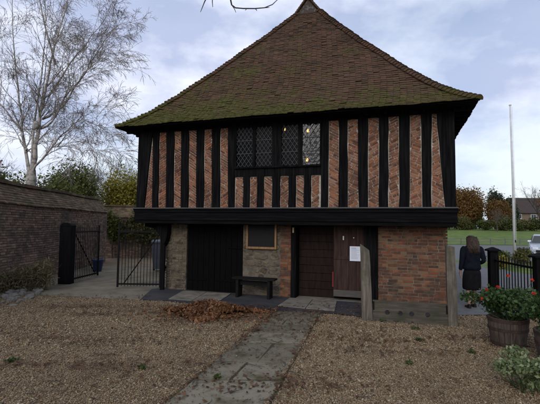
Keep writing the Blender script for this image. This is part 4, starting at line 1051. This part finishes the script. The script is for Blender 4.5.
    hr = b.build('hair', m_hair, e, smooth=True, sub=1)
    b = MB()
    for k in range(170):
        a = rr.uniform(-.5, math.pi + .5); q = []; aw, ap, ln = rr.uniform(.006, .02), rr.uniform(0, 6), rr.uniform(.8, 1.12)
        for i in range(7):
            f = i / 6; z = 1.62 - .36 * f * ln; rx_ = .1 + .025 * math.sin(f * 3) ; yc = .02 - .13 * f; ry_ = .1 - .045 * f
            wv = aw * math.sin(f * 13 + ap); q.append((rx_ * math.cos(a) + wv, yc - abs(ry_ * math.sin(a)) - .004, z))
        b.tube(q, [.006, .009, .01, .01, .009, .006, .001], 5)
    b.build('locks', m_hair, hr, smooth=True)
person((4.66, 9.25, .016), R(-4))

# ------------------------------------------------------------------ flagpole, car, hedge, far rail
fl = empty('flagpole', (12.2, 20.0, 0), 'tall white flagpole rising beyond the railings', 'flagpole')
b = MB(); b.tube([(0, 0, 0), (0, 0, 4), (-.06, 0, 8.05)], [.068, .058, .04], 16); b.build('pole', m_white, fl, smooth=True)
b = MB(); b.lathe([(.001, 0), (.06, .01), (.06, .05), (.001, .07)], (-.06, 0, 8.05), 12); b.build('truck', m_white, fl)
b = MB(); b.box((.0, -.09, 1.2), (.03, .06, .12)); b.build('cleat', m_iron, fl)
b = MB(); b.tube([(.06, -.08, 1.2), (.05, -.075, 4.0), (-.0, -.06, 8.0)], .006, 4); b.build('halyard', m_white, fl)

def car(loc, rz):
    e = empty('parked_car', loc, 'silver hatchback parked on the road at the edge of the field', 'car', None, rz); m_ = MB()
    # x runs from nose (0) to tail (4.1); y across
    prof = [(0.02, .32, .5), (.0, .5, .62), (.12, .68, .72), (.95, .86, .8), (1.35, .92, .82), (3.5, .97, .82), (4.02, .9, .76), (4.1, .6, .7), (4.05, .3, .66)]
    rings = []
    for x, z, hw in prof:
        zb = .2 if .1 < x < 4 else .26
        rings.append([(x, -hw, zb + .08), (x, -hw - .03, (zb + z) / 2), (x, -hw + .03, z - .04), (x, -hw + .12, z), (x, hw - .12, z), (x, hw - .03, z - .04), (x, hw + .03, (zb + z) / 2), (x, hw, zb + .08), (x, hw - .15, zb), (x, -hw + .15, zb)])
    m_.rings(rings); m_.build('body', m_car, e, smooth=True, bevel=.02)
    b = MB(); ct = [(1.0, .87, .72, .87), (1.7, 1.36, .56, .88), (2.2, 1.45, .54, .9), (3.1, 1.42, .54, .9), (3.75, 1.15, .56, .92), (3.95, .93, .68, .93)]
    b.rings([[(x, -.75, zb), (x, -hw, z - .03), (x, -hw + .06, z), (x, hw - .06, z), (x, hw, z - .03), (x, .75, zb)] for x, z, hw, zb in ct]); cab = b.build('cabin', m_car, e, smooth=True, bevel=.02)
    b = MB(); b.hexa([(1.06, -.66, .92), (1.06, .66, .92), (1.1, .66, .9), (1.1, -.66, .9), (1.64, -.52, 1.335), (1.64, .52, 1.335), (1.68, .52, 1.32), (1.68, -.52, 1.32)])
    for v_ in range(len(b.v)): b.v[v_] = (b.v[v_][0] - .02, b.v[v_][1], b.v[v_][2] + .015)
    b.build('windscreen', m_carglass, e)
    for s in (-1, 1):
        for x0, x1, t0, t1 in ((1.32, 2.2, 1.72, 2.22), (2.27, 3.4, 2.28, 3.2)):
            b = MB(); q = [(x0, s * .755, .94), (x1, s * .755, .95), (t1, s * .6, 1.35), (t0, s * .6, 1.33)]; b.prism(q, (0, s * .015, .0)); b.build('side_window', m_carglass, e)
        b = MB(); b.rings([[(1.36 + dx, s * (.86 + dy), 1.0 + dz) for dx, dz in ((-.06, -.05), (.05, -.05), (.05, .06), (-.04, .06))] for dy in (-.21, .03)]); b.build('mirror', m_car, e, bevel=.02)
        b = MB(); b.hexa([(.02, s * .32, .52), (.02, s * .62, .52), (.3, s * .73, .55), (.3, s * .4, .55), (.08, s * .32, .66), (.09, s * .62, .67), (.4, s * .74, .74), (.4, s * .42, .75)]); b.build('headlight', m_lens, e, bevel=.01)
        for x in (.75, 3.3):
            b = MB(); b.tube([(x, s * .62, .31), (x, s * .82, .31)], .31, 24); w_ = b.build('wheel', m_tyre, e, bevel=.02)
            b = MB(); b.tube([(x, s * .81, .31), (x, s * .835, .31)], .2, 20); b.build('rim', m_rim, w_, bevel=.01)
    b = MB(); b.box((.0, 0, .42), (.03, .9, .14)); b.build('grille', m_tyre, e); 
    b = MB(); b.box((4.1, 0, .6), (.03, .5, .12)); b.build('number_plate', m_white, e)
    return e
car((17.05, 24.9, .004), R(57))

def bare_tree(name, loc, H, label, group, seed, limb_m, twig_m, r=.12, lv=4, lean=(0, 0, 1), kids=(3, 4), leaf=None):
    e = empty(name, loc, label, 'tree', group); rr = random.Random(seed); a, c = MB(), MB(); tr = MB()
    pts, d = wander((0, 0, -.1), lean, H * .3, 4, rr, .06); tr.tube(pts, [r * 1.2, r, r * .92, r * .88, r * .84], 9, cap=False)
    for k in range(rr.randint(3, 4)):
        q = pts[rr.randint(2, 4)]; branch_tree(a, c, q, d + Vector((rr.gauss(0, .4), rr.gauss(0, .4), .2)), H * .34, r * .6, 1, rr, lv, .03, (22, 50), kids, .009, -.01)
    tr.build('trunk', limb_m, e, smooth=True); a.build('branches', limb_m, e, smooth=True); c.build('twigs', twig_m, e); return e
def leafy(name, loc, c, r, k, n, size, mat, label, cat, group, seed, trunk=.12, flat=0.2, th=None):
    e = empty(name, loc, label, cat, group); rs = np.random.RandomState(seed); rr = random.Random(seed)
    leaf_cloud('crown', lobes(c, r, k, rs), n, size, mat, e, rs, flat)
    b = MB(); top = th or c[2]; q, d = wander((0, 0, -.15), (0, 0, 1), top, 5, rr, .05); b.tube(q, [trunk * (1.2 - .13 * i) for i in range(6)], 8)
    for k in range(7): 
        w_, _ = wander(q[2 + k % 3], (rr.gauss(0, 1), rr.gauss(0, 1), .7), r[0] * .8, 4, rr, .15); b.tube(w_, [trunk * .4, trunk * .33, trunk * .25, trunk * .16, trunk * .08], 5)
    b.build('trunk', m_bark, e, smooth=True); return e

# trees beyond the field (east)
leafy('autumn_tree', (37.0, 76, 1.5), (0, 0, 4.6), (3.9, 3.4, 4.6), 18, 16000, .2, m_leaf_orange, 'broad rusty orange autumn tree beyond the field next to the hall corner', 'tree', 'trees beyond the field', 71, .25)
leafy('autumn_tree', (42.0, 73, 1.5), (0, 0, 3.6), (3.0, 2.2, 3.6), 12, 6000, .18, m_leaf_orange, 'smaller rusty tree at the right flank of the broad orange one', 'tree', 'trees beyond the field', 72, .16)
leafy('conifer', (46.3, 82, 1.5), (0, 0, 4.4), (2.6, 2.4, 4.3), 16, 9000, .19, m_leaf_conifer, 'dark green evergreen between the orange tree and the flagpole', 'tree', 'evergreens beyond the field', 73, .2)
leafy('conifer', (50.0, 84, 1.5), (0, 0, 3.9), (2.4, 2.2, 3.9), 14, 8000, .19, m_leaf_conifer, 'dark green evergreen just behind the flagpole', 'tree', 'evergreens beyond the field', 74, .2)
bare_tree('bare_tree', (37.5, 66, 1.3), 4.6, 'small bare grey tree in front of the orange autumn tree', 'bare trees beyond the field', 75, m_twig, m_twig_far, .07, 4)
bare_tree('bare_tree', (47.0, 69, 1.4), 9.5, 'tall thinly leaved brownish tree beside the far house above the car', 'bare trees beyond the field', 76, m_bark, m_twig_far, .16, 4)
leafy('shrub', (48.6, 70, 1.4), (0, 0, 5.5), (2.2, 2.0, 4.6), 12, 1800, .18, m_leaf_orange, 'sparse brown leaved bush tree at the foot of the brownish tree', 'shrub', None, 77, .1)
rr = random.Random(80)
for i in range(15):
    x = 28.5 + i * 1.85 + rr.uniform(-.5, .5); hgt = rr.uniform(2.0, 3.1)
    leafy('hedge_bush', (x, 70.5 + rr.uniform(-1.5, 1.5), 1.38), (0, 0, hgt * .42), (2.0, 1.5, hgt * .56), 9, 2000, .17, m_leaf_dark if i % 3 else m_leaf_olive, 'dense dark bush in the hedge along the far side of the field', 'hedge bush', 'bushes of the far field hedge', 81 + i, .06, .2)
leafy('conifer', (43.2, 84, 1.5), (0, 0, 3.4), (2.3, 2.0, 3.6), 14, 7000, .19, m_leaf_dark, 'dark green tree filling the gap behind the two orange trees', 'tree', 'evergreens beyond the field', 210, .2)
for x, lab in ((34.2, 'dense rusty thicket bush filling the foot of the broad orange tree'), (39.2, 'dense rusty thicket bush between the two orange trees'), (30.0, 'dense rusty thicket bush half hidden by the corner of the hall')):
    leafy('thicket_bush', (x, 79, 1.5), (0, 0, 2.2), (2.8, 1.6, 2.4), 12, 4200, .2, m_leaf_orange if x < 36 else m_leaf_olive, lab, 'bush', None, int(200 + x), .08)
# house beyond the field
hs = empty('far_house', (62.5, 97, 1.5), 'brown roofed brick house beyond the field behind the bare tree', 'house')
b = MB(); b.span((-6, -4, -.1), (14, 4, 4.0)); b.build('wall', m_render_far, hs)
b = MB(); b.add([(-6.5, -4.6, 3.85), (14.5, -4.6, 3.85), (14.5, 4.6, 3.85), (-6.5, 4.6, 3.85), (-4.8, 0, 7.7), (14.5, 0, 7.7)], [(0, 1, 5, 4), (2, 3, 4, 5), (0, 4, 3), (1, 2, 5), (3, 2, 1, 0)]); rf = b.build('roof', m_tile_far, hs)
b = MB(); b.span((6, -.5, 6.8), (7.2, .5, 9.0)); b.build('chimney', m_render_far, rf)
for x in (-4.6, -1.2, 2.2, 5.6, 9):
    b = MB(); b.span((x - .65, -4.06, 2.5), (x + .65, -4.001, 3.6)); w_ = b.build('window', m_white, hs)
    b = MB(); b.span((x - .52, -4.075, 2.62), (x - .04, -4.061, 3.48)); b.span((x + .04, -4.075, 2.62), (x + .52, -4.061, 3.48)); b.build('pane', m_carglass, w_)
rf_ = empty('field_rail', (8, 43.6, .03), 'low grey rail fence along the near edge of the green field', 'fence')
for k in range(30):
    b = MB(); b.box((k * 1.6, 0, .32), (.07, .07, .7)); b.build('post', m_rail_far, rf_)
for z in (.3, .58):
    b = MB(); b.box((23.2, -.05, z), (46.6, .03, .06)); b.build('rail', m_rail_far, rf_)
leafy('roadside_bush', (11.9, 19.0, 0), (0, 0, .45), (.6, .5, .5), 6, 900, .09, m_leaf_olive, 'scrubby low bush just behind the flagpole foot', 'bush', 'bushes behind the railings', 95, .03, .2)
leafy('roadside_bush', (11.3, 19.6, 0), (0, 0, .4), (.6, .5, .5), 6, 900, .09, m_leaf_dark, 'dark scrubby low bush left of the flagpole foot', 'bush', 'bushes behind the railings', 96, .03, .2)
leafy('roadside_bush', (10.6, 18.4, 0), (0, 0, .35), (.55, .4, .42), 5, 500, .08, m_leaf_yel, 'small yellowing bush beside the taller railing post', 'bush', 'bushes behind the railings', 97, .03, .2)

# ------------------------------------------------------------------ birch behind the garden wall
PX = .0355
def bp(x, y, dy=0): return Vector(((x - 270) * PX, 14.2 + dy, 1.85 + (222.5 - y) * PX))
bt = bp(31, 190); base = Vector((bt.x, 14.2, 0))
birch = empty('birch_tree', base, 'tall bare silver birch with several stems rising behind the garden wall', 'tree')
tr, li, tw = MB(), MB(), MB(); rr = random.Random(101)
def loc_(p): return p - base
tr.tube([loc_(q) for q in (bp(32.5, 276), bp(31.5, 230), bp(30.5, 195), bp(30, 180), bp(29.5, 170))], [.26, .19, .165, .165, .14], 14, cap=False)
LIMBS = [
 ([(30, 182), (34, 158), (36.5, 135), (38, 116), (43, 95), (49, 62), (57, 30), (66, -5), (74, -50)], 0.098, -.3),
 ([(29, 180), (23, 155), (16, 128), (11, 100), (5, 66), (-1, 25), (-5, -30)], 0.074, .2),
 ([(29.5, 176), (27, 140), (26.5, 105), (28, 65), (27, 25), (22, -20), (16, -60)], 0.055, .6),
 ([(31, 172), (42, 160), (55, 146), (70, 132), (86, 122), (100, 126), (109, 138)], 0.047, -.5),
 ([(38, 118), (48, 110), (60, 96), (71, 73), (78, 55), (88, 34), (100, 14), (107, 6)], 0.047, .5),
 ([(37, 128), (52, 122), (63, 109), (77, 93), (91, 80), (106, 73), (120, 71)], 0.043, -.9),
 ([(43, 95), (52, 70), (62, 42), (72, 18), (82, -5), (90, -40)], 0.043, 1.0),
 ([(16, 128), (6, 112), (-6, 92), (-20, 75), (-40, 60)], 0.039, -.6),
 ([(24, 150), (10, 140), (-6, 122), (-24, 112)], 0.035, .8),
 ([(36, 120), (30, 88), (24, 50), (20, 12), (14, -35)], 0.039, 1.2),
 ([(49, 62), (47, 30), (46, -10), (50, -60)], 0.039, -1.2),
 ([(55, 146), (74, 138), (96, 150), (110, 165)], 0.023, -1.4),
]
for pts_, r, dy in LIMBS:
    P = [bp(x, y, dy * (i / (len(pts_) - 1)) * 1.6) for i, (x, y) in enumerate(pts_)]
    # soften with midpoints
    Q = []
    for a, c in zip(P[:-1], P[1:]): Q += [a, a.lerp(c, .5) + Vector((rr.gauss(0, .02), rr.gauss(0, .05), rr.gauss(0, .02)))]
    Q.append(P[-1]); n = len(Q); rad = [max(.009, r * (1 - .92 * (i / (n - 1)) ** .7)) for i in range(n)]
    li.tube([loc_(q) for q in Q], rad, 9 if r > .06 else 7, cap=False)
    for i in range(3, n):
        for _ in range(2 if i < n - 1 else 3):
            if rr.random() < .12: continue
            bd_ = (Q[i] - Q[i - 1]).normalized(); ax = bd_.orthogonal(); ax.rotate(Matrix.Rotation(rr.uniform(0, 6.283), 3, bd_)); nd = bd_.copy(); nd.rotate(Matrix.Rotation(R(rr.uniform(22, 58)), 3, ax)); nd.z += .1
            branch_tree(li, tw, loc_(Q[i].lerp(Q[i - 1], rr.random())), nd, rr.uniform(.6, 1.15), min(.026, rad[i] * .6), 1, rr, 4, .03, (20, 50), (2, 4), .0042, -.1)
tr.build('trunk', m_bark_birch, birch, smooth=True); li.build('branches', m_bark_birch, birch, smooth=True); tw.build('twigs', m_twig_birch, birch)
bm = bmesh.new(); bmesh.ops.create_icosphere(bm, subdivisions=3, radius=.09)
for v_ in bm.verts: v_.co *= 1 + .25 * mnoise.noise(v_.co * 9); v_.co.z *= 1.7
me = bpy.data.meshes.new('burl'); bm.to_mesh(me); bm.free(); bu = link('burl', me, m_bark_birch, birch); bu.location = loc_(bp(35.5, 126, -.22))

# evergreens and thickets behind the garden wall
def px(x, y, Y): return ((x - 270) / 400 * Y, Y, 1.85 + (222.8 - y) / 400 * Y)
leafy('evergreen_shrub', (-13.0, 18.5, 0), (0, 0, 2.55), (2.3, 1.4, 2.3), 18, 12000, .09, m_leaf_mid, 'mid green shrub behind the garden wall left of the birch trunk', 'shrub', 'shrubs behind the garden wall', 111, .1)
leafy('evergreen_shrub', (-10.4, 19.0, 0), (0, 0, 2.45), (1.8, 1.3, 2.2), 18, 11000, .09, m_leaf_mid, 'mid green shrub behind the garden wall right of the birch trunk', 'shrub', 'shrubs behind the garden wall', 112, .1)
leafy('yellow_shrub', (-11.4, 23.0, 0), (0, 0, 3.1), (2.0, 1.3, 2.5), 16, 9000, .09, m_leaf_mid, 'green shrub between the one by the birch and the yellow one', 'shrub', 'shrubs behind the garden wall', 113, .1)
leafy('yellow_shrub', (-9.2, 25.0, 0), (0, 0, 3.2), (2.2, 1.5, 2.5), 18, 9500, .1, m_leaf_yel, 'yellow leaved shrub above the courtyard wall next to the hall', 'shrub', 'shrubs behind the garden wall', 114, .1)
leafy('yellow_shrub', (-6.9, 26.0, 0), (0, 0, 2.9), (1.5, 1.3, 2.2), 12, 4500, .1, m_leaf_yel, 'yellow leaved shrub half hidden by the hall corner post', 'shrub', 'shrubs behind the garden wall', 115, .1)
leafy('evergreen_shrub', (-15.8, 22, 0), (0, 0, 2.7), (2.6, 1.6, 2.4), 16, 8000, .1, m_leaf_dark, 'broad dark evergreen shrub at the far left behind the garden wall', 'shrub', 'shrubs behind the garden wall', 116, .1)
leafy('red_leaved_tree', (-12.6, 17.6, 0), (0, 0, 4.3), (.7, .6, .9), 5, 260, .1, m_leaf_red, 'slight tree with dark red leaves at the left edge behind the garden wall', 'tree', None, 117, .05)
leafy('ivy', (-6.9, 21.7, 0), (0, -.05, 1.5), (1.1, .3, 1.2), 9, 1800, .1, m_leaf_olive, 'green ivy hanging on the courtyard wall behind the gates', 'ivy', None, 118, .04)
leafy('ivy', (-8.3, 21.3, 0), (-.1, .05, 1.5), (.6, .35, 1.1), 10, 2000, .09, m_leaf_mid, 'green ivy spilling over the top of the courtyard wall', 'ivy', None, 120, .04)
leafy('ivy', (-4.4, 22.3, 0), (0, -.05, 1.6), (1.1, .3, 1.2), 9, 1800, .1, m_leaf_dark, 'dark ivy on the courtyard wall beside the hall', 'ivy', None, 119, .04)
rr = random.Random(130)
for i, (x, Y, H) in enumerate([(-16.2, 36, 8.2), (-14.6, 34, 7.6), (-13.2, 37, 8.8), (-11.8, 35, 8.2), (-17.8, 38, 7.8), (-10.4, 37, 7.8), (-19.8, 36, 7.0), (-22.5, 35, 7.6), (-25.0, 33, 8.4)]):
    bare_tree('thicket_tree', (x, Y, 0), H, 'slender bare tree in the grey thicket behind the shrubs', 'bare thicket trees', 131 + i, m_twig, m_twig, .07, 4, (rr.uniform(-.1, .1), 0, 1), (4, 5))
for i in range(6):
    leafy('evergreen_shrub', (-24 + i * 3.4, 30 + (i % 2) * 1.5, 0), (0, 0, 1.8), (2.1, 1.4, 1.5), 8, 1500, .17, m_leaf_dark if i % 2 else m_leaf_olive, 'rounded background bush filling the gap below the bare thicket', 'shrub', 'bushes below the thicket', 150 + i, .08)

# tree overhead: trunk off to the side, one drooping limb over the yard
ot = empty('overhanging_tree', (-4.6, .5, 0), 'bare dark branch tips hanging into the top of the view over the roof slope', 'tree')
b = MB(); b.tube([(0, 0, -.1), (.05, 0, 2), (.25, .3, 4.2), (.7, .9, 5.6), (.9, 1.2, 7.2)], [.24, .19, .16, .12, .08], 12); b.build('trunk', m_bark, ot, smooth=True)
b = MB(); O = Vector((-4.6, .5, 0))
def op(x, y, Y): return Vector(((x - 270) / 400 * Y, Y, 1.85 + (225 - y) / 400 * Y)) - O
b.tube([(.45, .6, 4.9), (1.4, 2.0, 5.6), (2.6, 3.4, 5.6), op(222, -42, 5), op(225, -15, 5), op(228, -1, 5)], [.07, .05, .035, .02, .012, .009], 8)
b.tube([op(228, -1, 5), op(232, 2, 5), op(240, 2.6, 5), op(252, 2.5, 5.05), op(262, 1.5, 5.1), op(270, -2, 5.1), op(276, -8, 5.15)], [.009, .009, .0085, .008, .007, .006, .004], 6)
for a_, c_ in (((228, -1), (232.5, 7)), ((243, 2.6), (242, 4.5)), ((252, 2.5), (254, 5)), ((262, 1.5), (267, 1))):
    b.tube([op(*a_, 5), op((a_[0] + c_[0]) / 2 + .6, (a_[1] + c_[1]) / 2, 5), op(*c_, 5)], [.006, .005, .003], 5)
b.tube([op(222, -42, 5), op(208, -20, 5), op(200, -4, 5), op(197.5, 3, 5), op(196, 7, 5)], [.012, .009, .007, .005, .003], 5)
b.tube([op(208, -20, 5), op(208, -4, 5), op(208.5, 1.5, 5)], [.007, .006, .004], 5)
b.tube([(.7, .9, 5.6), (.2, 1.6, 6.8), (-.4, 2.0, 8.0)], [.08, .05, .02], 7); b.tube([(.9, 1.2, 7.2), (1.5, 1.0, 8.4)], [.06, .02], 7)
b.build('branches', m_bark, ot, smooth=True)

# ------------------------------------------------------------------ sky, sun, camera
w = bpy.data.worlds.new('World'); scn.world = w; w.use_nodes = True; nt_ = w.node_tree; nt_.nodes.clear()
def N_(t, **k):
    x = nt_.nodes.new(t)
    for a, v_ in k.items(): setattr(x, a, v_)
    return x
SUN_EL, SUN_AZ = R(28), R(200)      # azimuth clockwise from +Y
sky = N_('ShaderNodeTexSky', sky_type='NISHITA', sun_disc=False, sun_elevation=SUN_EL, sun_rotation=SUN_AZ, air_density=1.2, dust_density=1.5, ozone_density=1.5)
bg1 = N_('ShaderNodeBackground'); bg1.inputs['Strength'].default_value = .1
tc = N_('ShaderNodeTexCoord'); mp = N_('ShaderNodeMapping'); mp.inputs['Scale'].default_value = (1, 1, 1.9); mp.inputs['Location'].default_value = (.35, .2, .1)
n1 = N_('ShaderNodeTexNoise'); n1.inputs['Scale'].default_value = 2.1; n1.inputs['Detail'].default_value = 7; n1.inputs['Roughness'].default_value = .5
n2 = N_('ShaderNodeTexNoise'); n2.inputs['Scale'].default_value = 3.6; n2.inputs['Detail'].default_value = 8; n2.inputs['Roughness'].default_value = .56
L_ = nt_.links.new
L_(tc.outputs['Generated'], mp.inputs['Vector']); L_(mp.outputs[0], n1.inputs['Vector']); L_(mp.outputs[0], n2.inputs['Vector'])
cr = N_('ShaderNodeValToRGB'); cr.color_ramp.elements[0].position = .41; cr.color_ramp.elements[0].color = (.36, .41, .57, 1); cr.color_ramp.elements[1].position = .62; cr.color_ramp.elements[1].color = (.66, .695, .79, 1)
L_(n2.outputs['Fac'], cr.inputs[0])
bg2 = N_('ShaderNodeBackground'); bg2.inputs['Strength'].default_value = 1.0; L_(cr.outputs[0], bg2.inputs['Color'])
cr2 = N_('ShaderNodeValToRGB'); cr2.color_ramp.elements[0].position = .33; cr2.color_ramp.elements[0].color = (.55, .55, .55, 1); cr2.color_ramp.elements[1].position = .58; cr2.color_ramp.elements[1].color = (1, 1, 1, 1)
L_(n1.outputs['Fac'], cr2.inputs[0])
mx = N_('ShaderNodeMixShader'); L_(cr2.outputs[0], mx.inputs[0]); L_(bg1.outputs[0], mx.inputs[1]); L_(bg2.outputs[0], mx.inputs[2]); L_(sky.outputs[0], bg1.inputs['Color'])
wo = N_('ShaderNodeOutputWorld'); L_(mx.outputs[0], wo.inputs['Surface'])
sd = bpy.data.lights.new('sun', 'SUN'); sd.energy = .9; sd.angle = R(40); sd.color = (1, .95, .88)
so = bpy.data.objects.new('sun', sd); col.objects.link(so)
dirv = Vector((math.sin(SUN_AZ) * math.cos(SUN_EL), math.cos(SUN_AZ) * math.cos(SUN_EL), math.sin(SUN_EL))); so.rotation_euler = dirv.to_track_quat('Z', 'Y').to_euler(); so.location = (-5, -10, 20)

cd = bpy.data.cameras.new('camera'); cam = bpy.data.objects.new('camera', cd); col.objects.link(cam); scn.camera = cam
cd.sensor_fit = 'HORIZONTAL'; cd.sensor_width = 36; cd.lens = 36 * 400 / 540; cd.clip_end = 4000; cd.clip_start = .05
cam.matrix_world = Matrix.Translation((0, 0, 1.85)) @ (Matrix.Rotation(math.pi / 2 + R(3.3), 4, 'X') @ Matrix.Rotation(R(.7), 4, 'Z'))
vs = scn.view_settings; vs.view_transform = 'Standard'; vs.look = 'None'; vs.exposure = .58; vs.gamma = 1; vs.use_curve_mapping = False
